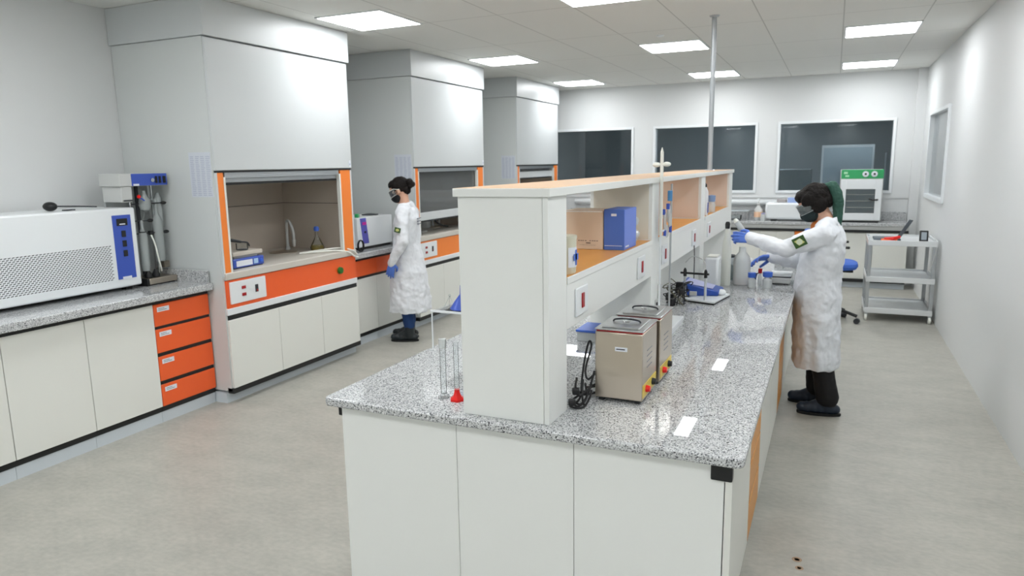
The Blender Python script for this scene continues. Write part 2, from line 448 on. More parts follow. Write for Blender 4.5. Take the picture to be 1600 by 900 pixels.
# ---------------------------------------------------------------- fume hoods along the left wall
def hood(y0, y1, sash, label, lab2):
    h = thing('fume_hood', label, 'fume hood', (-4.64, (y0+y1)/2, 0), 'fume hoods along the left wall')
    xb, xf = XL+.005, -4.16
    # carcass: sides, roof, back
    m = MB()
    m.box(xb, xf-.02, y0, y0+.03, .10, 2.752).box(xb, xf-.02, y1-.03, y1, .10, 2.752)
    m.box(xb, xf-.02, y0+.03, y1-.03, 2.70, 2.752)
    m.build('side_panel', SIDEM, h)
    B(xf-.03, xf, y0+.004, y1-.004, 1.80, 2.745).build('upper_cover', WHITE, h, bevel=.003)
    m = MB().box(xb, xf+.02, y0-.02, y1+.01, 2.755, ZC-.002)
    m.build('bulkhead', WHITE, h, bevel=.002)
    B(xf-.03, xf-.002, y0+.01, y1-.01, 1.783, 1.799).build('shadow_gap', BLACK, h)
    # posts
    B(xf-.035, xf-.004, y0+.005, y0+.022, 1.0, 1.783).build('post_edge', WHITE, h)
    B(xf-.035, xf-.006, y0+.022, y0+.080, 1.03, 1.783).build('post', ORANGE2, h)
    B(xf-.035, xf-.002, y0+.080, y0+.096, 1.03, 1.75).build('post_edge', WHITE2, h)
    B(xf-.035, xf-.006, y1-.175, y1-.03, 1.03, 1.783).build('post', ORANGE2, h)
    B(xf-.035, xf-.002, y1-.195, y1-.175, 1.03, 1.75).build('post_edge', WHITE2, h)
    B(xf-.035, xf-.004, y1-.03, y1-.01, 1.0, 1.783).build('post_edge', WHITE, h)
    # sash
    ya, yb = y0+.096, y1-.195
    B(xf-.03, xf-.008, ya, yb, 1.742, 1.783).build('top_rail', ALU, h)
    s = MB().box(xf-.055, xf-.035, ya, yb, sash-.045, sash+.045)
    s = s.build('sash_rail', ALU if sash > 1.7 else WHITE, h, bevel=.004)
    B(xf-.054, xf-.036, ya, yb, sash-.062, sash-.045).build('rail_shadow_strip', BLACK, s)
    if sash < 1.7:
        B(xf-.048, xf-.043, ya, yb, sash+.045, 1.76).build('sash_glass', SASH, h)
    # liner
    m = MB()
    xi = -4.98
    m.box(xi-.01, xi, y0+.04, y1-.04, 1.03, 2.2)
    m.box(xi, xf-.06, y0+.03, y0+.045, 1.03, 2.2).box(xi, xf-.06, y1-.05, y1-.035, 1.03, 2.2)
    m.box(xi, xf-.06, y0+.03, y1-.03, 2.2, 2.21)
    l = m.build('liner', LINER, h)
    m = MB().box(xi, xi+.003, y0+.045, y1-.05, 1.468, 1.474).box(xi, xf-.06, y1-.053, y1-.05, 1.468, 1.474).box(xi, xf-.06, y0+.045, y0+.048, 1.468, 1.474)
    m.build('seam', SEAM, l)
    B(xi, xf+.01, y0+.012, y1-.012, .975, 1.03).build('work_surface', mat('pale_stone_top', 'C9C4BB', .35), h, bevel=.006)
    sk = MB().lathe([(.002, 0), (.07, .001), (.115, .004), (.125, .006), (.125, .0001)], (-4.68, y0+1.22, 1.030), 28).build('cup_sink', STEEL, h)
    tp = MB().tube([(-4.80, y0+1.42, 1.03), (-4.80, y0+1.42, 1.2), (-4.79, y0+1.41, 1.29), (-4.75, y0+1.39, 1.31), (-4.70, y0+1.37, 1.27), (-4.67, y0+1.36, 1.2), (-4.665, y0+1.355, 1.12)], .014, 12)
    tp.frus((-4.80, y0+1.42, 1.03), (-4.80, y0+1.42, 1.06), .024, .02, 18)
    tp = tp.build('gooseneck_tap', FROST if sash > 1.7 else ALU, h)
    MB().frus((-4.665, y0+1.355, 1.135), (-4.665, y0+1.355, 1.07), .02, .012, 16).build('outlet', EQGREY, tp)
    # apron with control panel
    B(xf-.02, xf-.004, y0+.02, y1-.02, .755, .97).build('apron', ORANGE if sash > 1.7 else ORANGE2, h)
    cp = B(xf-.006, xf+.010, y0+.045, y0+.415, .785, .955).build('control_panel', EQUIP, h, bevel=.003)
    for z in (.90, .845):
        B(xf+.010, xf+.016, y0+.155, y0+.195, z-.012, z+.012).build('switch', DRED, cp, bevel=.002)
    so = B(xf+.010, xf+.017, y0+.295, y0+.325, .842, .902).build('socket', DARK, cp, bevel=.003)
    B(xf+.017, xf+.019, y0+.305, y0+.317, .848, .864).build('indicator', DRED, so)
    MB().lathe([(.03, 0), (.034, .006), (.03, .026), (.012, .03)], (xf-.004, y1-.27, .86), 20, (1, 0, 0)).build('valve_knob', DGREEN, h)
    B(xf-.02, xf+.002, y0+.005, y1-.012, .703, .755).build('lip', EQUIP, h, bevel=.004)
    B(xf-.04, xf-.012, y0+.02, y1-.01, .663, .703).build('finger_rail', BLACK, h)
    ys = [y0+.01, y0+.01+(y1-y0-.02)/3, y0+.01+(y1-y0-.02)*2/3, y1-.01]
    for k in range(3):
        B(xf-.02, xf, ys[k]+.002, ys[k+1]-.002, .125, .663).build('door', WHITE2, h, bevel=.002)
    B(xb, xf-.022, y0+.03, y1-.03, .10, .66).build('base_carcass', WHITE2, h)
    B(xf-.06, xf-.004, y0-.0, y1-.005, .083, .125).build('bottom_rail', BLACK, h)
    B(xb, -4.235, y0-.005, y1+.005, 0, .083).build('plinth', mat('plinth_pvc', 'C8D0D6', .5), h)
    tg = B(xf, xf+.003, y1-.045, y1-.02, 1.81, 1.87).build('tag', PAPER, h)
    B(xf+.003, xf+.0036, y1-.041, y1-.024, 1.825, 1.845).build('print', INK, tg)
    # notice on the side that faces the viewer
    n = B(-4.41, -4.19, y0-.003, y0-.0005, 1.605, 1.935).build('printed_notice', NOTE)
    tag(n, lab2, 'notice', 'paper notices on the hood sides')
    for q in range(4):
        m = MB()
        for r in range(22):
            m.box(-4.395+.052*q, -4.395+.052*q+.03+.012*random.random(), y0-.0036, y0-.003, 1.90-.0135*r, 1.906-.0135*r)
        m.build('text_column', INK, n)
    return h
HY = [(3.90, 5.545), (6.645, 8.345), (9.41, 11.08)]
hood(*HY[0], 1.752, 'white fume hood with wide open sash, orange posts and apron, nearest of three', 'paper notice taped to the side of the nearest fume hood')
hood(*HY[1], 1.245, 'white fume hood with half lowered glass sash, behind the woman at left', 'paper notice taped to the side of the middle fume hood, behind the ponytail woman')
hood(*HY[2], 1.655, 'white fume hood farthest down the left wall, its sash a third lowered', 'paper notice taped to the side of the farthest fume hood')

# ---------------------------------------------------------------- left wall benches
CT = .955
def lcounter(y0, y1, label, splash=True):
    t = thing('countertop', label, 'countertop', (-4.7, (y0+y1)/2, .9), 'granite worktops on the left wall')
    B(XL+.005, -4.268, y0, y1, .902, CT).build('slab', GRAN, t, bevel=.006)
    t.location.z = .902
    for o in [B(XL+.005, XL+.025, y0, y1, CT+.0003, 1.06).build('backsplash', GRAN, None, bevel=.003)]:
        tag(o, 'granite upstand on the wall behind the worktop ' + ('beside the chiller' if y0 < 1 else 'between the nearest two hoods' if y0 < 6 else 'between the farther two hoods'), 'backsplash', 'granite upstands on the left wall')
    if splash:
        o = B(XL+.03, -4.30, y1-.022, y1-.002, CT+.0003, 1.05).build('side_splash', GRAN, None, bevel=.003)
        tag(o, 'granite upstand against the side of the nearest fume hood', 'backsplash')
lcounter(.4, 3.89, 'grey granite worktop on the near left wall, under the chiller and still')
lcounter(5.55, 6.64, 'grey granite worktop between the nearest and middle fume hoods', False)
lcounter(8.35, 9.405, 'grey granite worktop between the middle and farthest fume hoods', False)
def cabinet(y0, y1, kind, label, grp='base cabinets on the left wall'):
    t = thing('base_cabinet', label, 'cabinet', (-4.7, (y0+y1)/2, 0), grp)
    B(XL+.005, -4.352, y0+.001, y1-.001, .10, .895).build('body', WHITE2, t)
    B(-4.40, -4.345, y0+.001, y1-.001, .083, .124).build('bottom_rail', BLACK, t)
    B(XL+.005, -4.352, y0+.001, y1-.001, 0, .083).build('plinth', mat('plinth_pvc', 'C8D0D6', .5), t)
    B(-4.40, -4.336, y0+.001, y1-.001, .872, .902).build('top_rail', BLACK, t)
    if kind == 'drawers':
        zs = [(.124, .283), (.312, .490), (.518, .690), (.712, .870)]
        for a, b in zs:
            d = B(-4.352, -4.330, y0+.003, y1-.003, a, b).build('drawer', ORANGE, t, bevel=.002)
            lb = B(-4.330, -4.328, y0+.03, y0+.13, b-.055, b-.022).build('label_holder', PAPER, d)
            m = MB()
            for r in range(2): m.box(-4.328, -4.3275, y0+.04, y0+.09+.02*r, b-.034-.011*r, b-.031-.011*r)
            m.build('print', INKD, lb)
        for a, b in ((.283, .312), (.490, .518), (.690, .712)):
            B(-4.36, -4.338, y0+.003, y1-.003, a, b).build('finger_rail', BLACK, t)
    elif kind == 'doors':
        B(-4.352, -4.330, y0+.002, y1-.002, .124, .872).build('door', WHITE2, t, bevel=.002)
    else:
        B(-4.352, -4.330, y0+.002, y1-.002, .712, .872).build('drawer', ORANGE, t, bevel=.002)
        B(-4.36, -4.338, y0+.002, y1-.002, .685, .712).build('finger_rail', BLACK, t)
        B(-4.352, -4.330, y0+.002, y1-.002, .124, .685).build('door', WHITE2, t, bevel=.002)
cabinet(3.40, 3.89, 'drawers', 'base cabinet with four orange drawers with paper labels, beside the near fume hood')
cabinet(2.89, 3.40, 'doors', 'white door base cabinet directly left of the orange drawers')
cabinet(2.38, 2.89, 'doors', 'white door base cabinet, second to the left of the orange drawers')
cabinet(1.87, 2.38, 'doors', 'white door base cabinet, third to the left of the orange drawers')
cabinet(5.55, 6.09, 'mix', 'white door cabinet with orange top drawer, right against the nearest hood')
cabinet(6.09, 6.64, 'mix', 'white door cabinet with orange top drawer, behind the woman at the left bench')
cabinet(8.35, 8.88, 'mix', 'cabinet with orange top drawer just beyond the middle fume hood')
cabinet(8.88, 9.405, 'mix', 'cabinet with orange top drawer against the farthest fume hood')

# ---------------------------------------------------------------- the island bench
IX0, IX1, IY0, IY1, IZ = -1.825, -.203, 2.157, 6.98, .900
t = thing('island_countertop', 'long speckled grey granite worktop of the central island bench', 'countertop', (-1.0, 4.5, .86))
# outline with rounded near corners
def rrect(x0, x1, y0, y1, r, n=6):
    P = []
    for cx, cy, a0 in ((x1-r, y1-r, 0), (x0+r, y1-r, PI/2), (x0+r, y0+r, PI), (x1-r, y0+r, 1.5*PI)):
        for i in range(n+1):
            a = a0+PI/2*i/n; P.append((cx+r*math.cos(a), cy+r*math.sin(a)))
    return P
MB().poly([(x, y, IZ-.036) for x, y in rrect(IX0, IX1, IY0, IY1, .03)], (0, 0, .036)).build('slab', GRAN, t, bevel=.008)
cx0, cx1, cy0, cy1 = -1.770, -.262, 2.205, 6.93
GRP = 'base cabinets of the island bench'
ZT = IZ-.037
def icab(y0, y1, kind, side, label):
    t = thing('island_cabinet', label, 'cabinet', (-.6 if side > 0 else -1.4, (y0+y1)/2, 0), GRP)
    xa, xb = (-1.008, cx1-.004) if side > 0 else (-1.012, cx0+.004)
    B(xa, xb-.02*side, y0, y1-.001, .10, ZT).build('body', WHITE2, t)
    B(xa, xb-.06*side, y0, y1-.001, 0, .10).build('plinth', mat('plinth_pvc', 'C8D0D6', .5), t)
    xf = xb
    B(xf-.019*side, xf-.008*side, y0, y1-.001, ZT-.022, ZT).build('top_rail', WHITE2, t)
    if kind == 'drawers':
        zs = [.10, .285, .47, .655, .84]
        for k in range(4):
            B(xf-.019*side, xf, y0+.002, y1-.003, zs[k]+.004, zs[k+1]-.010).build('drawer', AMBER, t, bevel=.002)
            B(xf-.019*side, xf-.012*side, y0+.002, y1-.003, zs[k+1]-.010, zs[k+1]+.004).build('finger_rail', BLACK, t)
    else:
        B(xf-.019*side, xf, y0+.002, y1-.003, .10, ZT-.024).build('door', WHITE2, t, bevel=.002)
for i, (a, b, k, l) in enumerate([(2.23, 3.12, 'd', 'white door cabinet at the near right corner of the island bench'),
        (3.12, 3.60, 'drawers', 'amber drawer cabinet of the island nearest the viewer'),
        (3.60, 4.25, 'd', 'white door island cabinet just beyond the nearer amber drawers'),
        (4.25, 4.92, 'd', 'white door island cabinet just before the farther amber drawers'),
        (4.92, 5.40, 'drawers', 'amber drawer cabinet of the island beside the coated woman'),
        (5.40, 6.15, 'd', 'white door island cabinet behind the coated woman'),
        (6.15, 6.91, 'd', 'white door cabinet at the far right end of the island')]):
    icab(a, b, k, 1, l)
for i, (a, b, l) in enumerate([(2.23, 3.7, 'white cabinet on the hidden left side of the island, near end'), (3.7, 5.3, 'white cabinet on the hidden left side of the island, middle'), (5.3, 6.91, 'white cabinet on the hidden left side of the island, far end')]):
    icab(a, b, 'd', -1, l)
t = thing('island_end_panel', 'white three piece end panel closing the near end of the island', 'panel', (-1.0, 2.21, 0))
for a, b in ((cx0, -1.243), (-1.241, -.776), (-.774, cx1-.003)):
    B(a, b, cy0, cy0+.022, .0, ZT).build('panel_section', PANEL, t, bevel=.0015)
B(cx1-.0025, cx1, cy0+.0, cy0+.022, .0, ZT-.07).build('edge_strip', BLACK, t)
B(cx1-.045, cx1+.022, cy0-.012, cy0+.023, ZT-.062, ZT-.002).build('rail_end_cap', BLACK, t, bevel=.004)
B(cx0-.018, cx0+.004, cy0+.0, cy0+.023, ZT-.05, ZT-.004).build('rail_end_cap', BLACK, t, bevel=.004)
B(cx1, cx1+.022, cy0, cy0+.022, .0, ZT-.064).build('edge_strip', WHITE2, t)

# riser shelf on the island
t = thing('riser_shelf', 'long white double sided shelf unit with amber shelves standing on the island', 'shelf unit', (-1.04, 4.5, IZ))
rx0, rx1, rz0, rz1 = -1.207, -.864, IZ, 1.700
bays = [(2.385, 3.713), (3.865, 5.23), (5.40, 6.735)]
B(rx0, rx1-.022, 2.205, 2.385, rz0, rz1).build('end_pillar', PANEL, t, bevel=.002)
B(rx1-.021, rx1, 2.205, 2.385, rz0, rz1).build('end_pillar_edge', PANEL, t, bevel=.002)
for a, b in ((3.713, 3.865), (5.23, 5.40)):
    p = B(rx0, rx1, a, b, rz0, rz1).build('divider_pillar', PANEL, t, bevel=.002)
    B(rx0+.02, rx1-.02, a-.003, a, 1.405, rz1-.002).build('lining', MAPLE if a > 4 else mat('cream_lining', 'D9D4C6', .5), p)  # lining tints put the shelf's orange bounce into the laminate colour
p = B(rx0, rx1, 6.735, 6.93, rz0, rz1).build('divider_pillar', PANEL, t, bevel=.002)
B(rx0+.02, rx1-.02, 6.732, 6.735, 1.405, rz1-.002).build('lining', MAPLE, p)
c = B(rx0-.012, rx1+.012, 2.190, 6.945, 1.7005, 1.7295).build('top_board', PANEL, t, bevel=.002)
B(rx0-.010, rx1+.010, 2.192, 6.943, 1.7295, 1.7302).build('top_laminate', TOPLAM, c)
for i, (a, b) in enumerate(bays):
    s = B(rx0+.0005, rx1-.001, a+.001, b-.001, 1.378, 1.398).build('shelf_board', AMBER, t)
    B(rx1-.001, rx1+.004, a+.001, b-.001, 1.375, 1.401).build('shelf_edge', PANEL, s, bevel=.001)
    for x, s_ in ((rx1, 1), (rx0, -1)):
        B(x, x-.02*s_, a+.001, b-.001, 1.207, 1.377).build('apron', PANEL, t, bevel=.001)
    B(rx0+.021, rx1-.021, a+.001, b-.001, 1.215, 1.23).build('duct_bottom', WHITE2, t)
    for dy in ((.155, 1.09) if i < 2 else (.2,)):
        yy = a+dy
        o = B(rx1, rx1+.008, yy-.07, yy+.07, 1.235, 1.345).build('outlet_plate', EQUIP, t, bevel=.004)
        B(rx1+.008, rx1+.013, yy-.012, yy+.016, 1.262, 1.320).build('red_socket', DRED, o, bevel=.003)

# ---------------------------------------------------------------- back bench
t = thing('back_countertop', 'grey granite worktop running along the rear wall below the windows', 'countertop', (-1.5, 11.25, .9))
B(-4.1, .975, 10.985, YB-.002, .88, .925).build('slab', GRAN, t, bevel=.005)
tag(B(-4.1, .975, YB-.022, YB-.002, .9252, 1.05).build('backsplash', GRAN, None, bevel=.003), 'granite upstand along the rear wall below the windows', 'backsplash')
names = ['farthest left, hidden behind the island', 'second from the left', 'third from the left', 'fourth from the left, behind the island end', 'just right of the riser shelf end', 'left of the one with orange drawers', 'with two orange top drawers, behind the coated person', 'in the right corner, behind the steel trolley']
xs = [-4.1, -3.45, -2.8, -2.15, -1.5, -.95, -.48, .12, .975]
for k in range(8):
    a, b = xs[k], xs[k+1]
    t = thing('rear_cabinet', 'rear wall base cabinet %s' % names[k], 'cabinet', ((a+b)/2, 11.3, 0), 'base cabinets on the rear wall')
    B(a, b-.001, 11.05, YB-.025, .09, .79).build('body', WHITE2, t)
    B(a, b-.001, 11.0, 11.05, .79, .825).build('top_rail', BLACK, t)
    B(a, b-.001, 11.05, YB-.025, .79, .879).build('upper_rail', WHITE2, t)
    B(a, b-.001, 11.01, 11.05, .825, .879).build('fascia', EQGREY, t)
    if k == 6:
        B(a+.003, (a+b)/2-.002, 11.03, 11.05, .62, .785).build('drawer', ORANGE2, t, bevel=.002)
        B((a+b)/2+.002, b-.004, 11.03, 11.05, .62, .785).build('drawer', ORANGE2, t, bevel=.002)
        B(a+.003, b-.004, 11.03, 11.05, .13, .615).build('door', WHITE2, t, bevel=.002)
    else:
        m = (a+b)/2
        B(a+.003, m-.002, 11.03, 11.05, .13, .785).build('door', WHITE2, t, bevel=.002)
        B(m+.002, b-.004, 11.03, 11.05, .13, .785).build('door', WHITE2, t, bevel=.002)
    B(a, b-.001, 11.0, 11.05, .085, .13).build('bottom_rail', BLACK, t)
    B(a, b-.001, 11.06, YB-.025, 0, .085).build('plinth', mat('plinth_pvc', 'C8D0D6', .5), t)
# floor marks
for r, y, x, l in ((.022, 3.24, -.056, 'larger'), (.018, 3.17, -.043, 'smaller')):
    o = MB().lathe([(r*.5, 0), (r*.75, .0006), (r, 0)], (x, y, 0.0002), 20).build('floor_stain', mat('brown_stain', 'A08870', .7))
    tag(o, 'the %s of two small brown ring stains on the floor right of the island' % l, 'stain', 'ring stains on the floor')
# ================================================================ things on the near left bench
ST = CT   # worktop height
# chiller / circulating bath with perforated grille
t = thing('recirculating_chiller', 'white boxy chiller with perforated grille and blue control strip on the left worktop', 'lab equipment', (-4.85, 2.98, ST))
X = -4.60; y0, y1, z0, z1 = 2.42, 3.548, .985, 1.548
B(-5.08, X, y0, y1, z0, z1).build('housing', EQUIP, t, bevel=.012)
p = B(X, X+.004, 3.36, 3.505, 1.045, 1.50).build('control_strip', BLUE, t, bevel=.002)
d = B(X+.004, X+.007, 3.39, 3.475, 1.425, 1.475).build('display', BLACK, p, bevel=.002)
B(X+.007, X+.008, 3.41, 3.455, 1.432, 1.440).build('print', PAPER, d)
for z in (1.345, 1.275, 1.205):
    B(X+.004, X+.009, 3.420, 3.452, z, z+.045).build('rocker_switch', BLACK, p, bevel=.002)
B(X+.004, X+.005, 3.395, 3.465, 1.045, 1.062).build('paper_tag', PAPER, p)
# grille with slot pattern
m = MB().mat(EQUIP); m.box(X, X+.002, 2.47, 3.335, 1.035, 1.295); m.mat(DARK)
r = 0; z = 1.047
while z < 1.285:
    y = 2.485+(.012 if r % 2 else 0)
    while y < 3.315:
        m.add([(X+.0022, y, z), (X+.0022, y+.017, z+.003), (X+.0022, y+.017, z+.0085), (X+.0022, y, z+.0055)], [(0, 1, 2, 3)])
        y += .024
    z += .0125; r += 1
g = m.build('perforated_grille', None, t)
for yy in (2.5, 3.45):
    B(X-.10, X-.05, yy, yy+.05, ST, z0).build('foot', BLACK, t)
    B(-5.0, -4.95, yy, yy+.05, ST, z0).build('foot', BLACK, t)
t = thing('handle_tool', 'black tool with a long thin rod lying on top of the chiller', 'tool', (-4.85, 3.2, 1.548))
m = MB().ell((-4.80, 3.07, 1.580), (.05, .04, .031)); m.build('grip', BLACK, t)
MB().tube([(-4.80, 3.09, 1.580), (-4.77, 3.25, 1.571), (-4.74, 3.36, 1.5625)], .0045, 8).build('rod', DARK, t)
B(-4.76, -4.72, 3.12, 3.19, 1.5485, 1.5555).build('clip', DARK, t, bevel=.002)

# water still / distillation unit
t = thing('distillation_unit', 'glass distillation unit with a blue control head, between the chiller and the near hood', 'lab equipment', (-4.72, 3.74, ST))
FR2 = clear('misty_glass', (.90, .93, .93), .25, .1, .38, 'D8DEDE')
B(-4.86, -4.61, 3.62, 3.862, ST+.012, ST+.055).build('base_tray', STEEL, t, bevel=.004)
B(-4.86, -4.615, 3.60, 3.62, ST+.002, ST+.055).build('tray_end', BLACK, t)
B(-4.85, -4.63, 3.625, 3.855, ST, ST+.012).build('foot_pad', BLACK, t)
h = B(-4.84, -4.62, 3.468, 3.862, 1.698, 1.788).build('control_head', EQGREY, t, bevel=.004)
p = B(-4.62, -4.616, 3.562, 3.860, 1.700, 1.786).build('blue_face', BLUE, h)
for y, w in ((3.757, .016), (3.788, .016), (3.822, .024)):
    B(-4.616, -4.610, y, y+w, 1.715, 1.766).build('rocker_switch', BLACK, h, bevel=.001)
MB().lathe([(.015, 0), (.015, .012), (.002, .014)], (-4.616, 3.728, 1.738), 16, (1, 0, 0)).build('dial', CHROME, h)
B(-4.616, -4.614, 3.572, 3.618, 1.700, 1.714).build('paper_tag', PAPER, h)
B(-4.83, -4.63, 3.48, 3.565, 1.585, 1.698).build('side_box', EQGREY, t, bevel=.004)
B(-4.632, -4.626, 3.49, 3.56, 1.592, 1.602).build('shadow_slot', DARK, t)
B(-4.86, -4.84, 3.50, 3.862, ST+.055, 1.70).build('back_plate', mat('satin_plate', 'AEB2B2', .4, .3), t, bevel=.003)
for y in (3.655, 3.715, 3.845):
    MB().frus((-4.78, y, ST+.055), (-4.78, y, 1.70), .010 if y != 3.715 else .014, .010 if y != 3.715 else .014, 12).build('support_rod', DARK if y == 3.715 else CHROME, t)
for z, y in ((1.345, 3.83), (1.44, 3.70), (1.565, 3.83)):
    a = MB().frus((-4.70, 3.60, z), (-4.66, y, z), .0045, .0045, 10).build('clamp_bar', DARK, t)
    MB().ell((-4.65, y+.006, z), (.012, .026, .013)).build('clamp_knob', BLACK, a)
MB().lathe([(.028, 0), (.032, .03), (.032, .27), (.018, .30), (.011, .32), (.011, .38)], (-4.68, 3.655, ST+.11), 20).build('glass_column', FR2, t)
MB().lathe([(.034, 0), (.038, .02), (.038, .30), (.028, .33), (.012, .36), (.012, .47)], (-4.68, 3.79, ST+.17), 20).build('condenser', FR2, t)
MB().lathe([(.026, 0), (.028, .02), (.028, .22), (.012, .26)], (-4.70, 3.83, 1.38), 20).build('upper_condenser', FR2, t)
MB().lathe([(.004, .0), (.035, .02), (.046, .06), (.038, .10), (.016, .13), (.014, .16)], (-4.68, 3.70, 1.50), 20).build('bulb_flask', FR2, t)
MB().tube([(-4.68, 3.655, 1.42), (-4.67, 3.67, 1.47), (-4.68, 3.70, 1.52), (-4.68, 3.75, 1.60), (-4.68, 3.79, 1.56)], .006, 8).build('glass_bend', GLASS, t)
MB().tube([(-4.66, 3.71, 1.33), (-4.635, 3.715, 1.26), (-4.63, 3.73, 1.15), (-4.64, 3.75, 1.08), (-4.66, 3.77, 1.05)], .006, 10).build('silicone_hose', LIME, t)
MB().frus((-4.68, 3.655, 1.33), (-4.68, 3.655, 1.36), .024, .024, 16).build('dark_joint', BLACK, t)
MB().frus((-4.68, 3.725, 1.33), (-4.68, 3.725, 1.36), .020, .020, 16).build('dark_joint', BLACK, t)
for y in (3.665, 3.735):
    MB().lathe([(.026, 0), (.028, .02), (.014, .05), (.012, .06)], (-4.68, y, ST+.055), 14).build('levelling_knob', BLACK, t)
B(-4.71, -4.66, 3.80, 3.85, ST+.115, ST+.165).build('receiver_block', mat('olive_block', '6A6458', .5), t, bevel=.004)
MB().ell((-4.64, 3.625, 1.62), (.014, .014, .014)).build('red_stopcock', RED, t)
MB().frus((-4.64, 3.63, 1.615), (-4.63, 3.66, 1.590), .006, .006, 10).build('blue_stopcock', BLUE, t)
t = thing('plastic_tray', 'small pale plastic tray against the side splash beside the still', 'tray', (-4.95, 3.80, ST))
o = MB().box(-5.07, -4.95, 3.72, 3.84, ST, ST+.05).build('tray_body', LIME, t, bevel=.006)
B(-5.06, -4.96, 3.73, 3.83, ST+.0502, ST+.052).build('tray_lid', PAPER, t, bevel=.001)

# ================================================================ inside the nearest hood
HZ = 1.03
def stirrer(x, y, lbl):
    t = thing('magnetic_stirrer', lbl, 'stirrer', (x, y, HZ))
    b = B(x-.20, x, y-.17, y+.16, HZ+.006, HZ+.078).build('body', BLUE, t, bevel=.008)
    B(x, x+.002, y-.14, y+.03, HZ+.018, HZ+.062).build('label_panel', PAPER, b)
    B(x, x+.003, y+.045, y+.09, HZ+.022, HZ+.062).build('display', mat('pale_display', 'A8C8E8', .3), b)
    MB().lathe([(.014, 0), (.014, .014), (.002, .016)], (x, y+.125, HZ+.04), 16, (1, 0, 0)).build('knob', BLUE2, b)
    B(x-.19, x-.01, y-.16, y+.15, HZ, HZ+.006).build('foot_pad', BLACK, t)
    B(x-.17, x-.03, y-.13, y+.12, HZ+.078, HZ+.098).build('neck', EQGREY, t, bevel=.003)
    B(x-.20, x-.0, y-.17, y+.15, HZ+.098, HZ+.132).build('heating_plate', mat('ceramic_plate', 'C4BDB2', .35), t, bevel=.006)
    MB().frus((x-.15, y-.13, HZ+.132), (x-.15, y-.13, HZ+.42), .013, .013, 12).build('support_rod', ALU, t)
    c = MB().chain([(x-.15, y-.13, HZ+.24), (x-.10, y-.08, HZ+.22), (x-.08, y-.0, HZ+.20)], [.02, .014, .010]).build('clamp', DARK, t)
    MB().tube([(x-.08, y-.0, HZ+.20), (x-.06, y+.05, HZ+.19), (x-.07, y+.08, HZ+.16)], .006).build('clamp_finger', DARK, c)
    return t
stirrer(-4.25, 4.26, 'blue magnetic stirrer with clamp rod at the left of the nearest hood')
t = thing('beaker', 'small dark rimmed glass dish on the stirrer plate in the nearest hood', 'beaker', (-4.34, 4.27, HZ+.132))
MB().lathe([(.001, .0005), (.045, .0005), (.047, .012), (.047, .05), (.050, .055)], (-4.34, 4.28, HZ+.132), 24).build('glass_wall', GLASS, t)
MB().lathe([(.001, .002), (.042, .002), (.042, .006), (.001, .006)], (-4.34, 4.28, HZ+.1325), 20).build('dark_residue', DARK, t)
t = thing('glass_flask', 'round flask of yellow liquid with a blue stopper, at the right in the nearest hood', 'flask', (-4.40, 5.30, HZ))
FY, FX = 5.33, -4.45
MB().lathe([(.03, 0), (.062, .006), (.068, .03), (.055, .06), (.030, .105), (.016, .135), (.014, .185), (.018, .19)], (FX, FY, HZ), 24).build('glass_body', GLASS, t)
MB().lathe([(.001, .003), (.056, .005), (.063, .028), (.055, .052), (.001, .053)], (FX, FY, HZ), 24).build('yellow_liquid', LIQY, t)
MB().lathe([(.012, 0), (.024, .004), (.026, .03), (.018, .045), (.001, .047)], (FX, FY, HZ+.185), 20).build('blue_stopper', BLUE2, t)
t = thing('rubber_hose', 'pale hose running over the lip of the nearest hood beside its right post', 'hose', (-4.3, 5.3, HZ))
MB().tube([(-4.42, 5.04, HZ+.008), (-4.30, 5.16, HZ+.014), (-4.2, 5.30, HZ+.012), (-4.142, 5.40, HZ-.012), (-4.132, 5.47, .97), (-4.14, 5.54, .955)], .0075, 10).build('tube', LIME, t)
MB().tube([(-4.44, 5.09, HZ+.008), (-4.32, 5.22, HZ+.022), (-4.22, 5.36, HZ+.028), (-4.14, 5.45, HZ+.002), (-4.135, 5.52, .985)], .006, 10).build('tube', LIME, t)

# ================================================================ bench between the hoods
t = thing('bench_furnace', 'low white box instrument with a violet control strip behind the nearest hood', 'lab equipment', (-4.6, 6.25, ST))
B(-4.80, -4.42, 5.93, 6.56, ST+.03, 1.292).build('housing', EQUIP, t, bevel=.008)
p = MB().poly([(-4.42, 5.975, 1.285), (-4.42, 6.075, 1.287), (-4.42, 6.115, 1.02), (-4.42, 6.015, 1.02)], (.003, 0, 0)).build('control_strip', PURPLE, t)
B(-4.417, -4.413, 6.01, 6.075, 1.215, 1.245).build('magenta_mark', PINK, p)
B(-4.417, -4.413, 6.04, 6.065, 1.13, 1.15).build('dark_mark', BLACK, p)
B(-4.78, -4.44, 5.95, 6.54, ST+.006, ST+.03).build('skirt', BLACK, t)
for y in (5.98, 6.50): B(-4.5, -4.46, y, y+.03, ST, ST+.007).build('foot', BLACK, t)
t = thing('dark_lid', 'flat dark grey lid lying on top of the white bench instrument', 'lid', (-4.6, 6.37, 1.292))
MB().lathe([(.001, .0), (.09, .0), (.09, .008), (.02, .018), (.001, .018)], (-4.58, 6.38, 1.2925), 24).build('disc', DARK, t)
t = thing('green_sponge', 'small green block on the corner of the white bench instrument', 'sponge', (-4.5, 5.99, 1.292))
MB().obox((-4.47, 6.00, 1.312), (.04, .05, .038), Matrix.Rotation(.3, 3, 'Z')).build('block', GREEN, t, bevel=.006)
t = thing('reagent_bottle', 'dark blue bottle standing between the nearest hood and the white instrument', 'bottle', (-4.38, 5.78, ST))
MB().lathe([(.04, 0), (.042, .01), (.042, .15), (.03, .18), (.016, .20), (.016, .23)], (-4.40, 5.73, ST), 20).build('body', mat('dark_blue_glass', '1A3A80', .2), t)
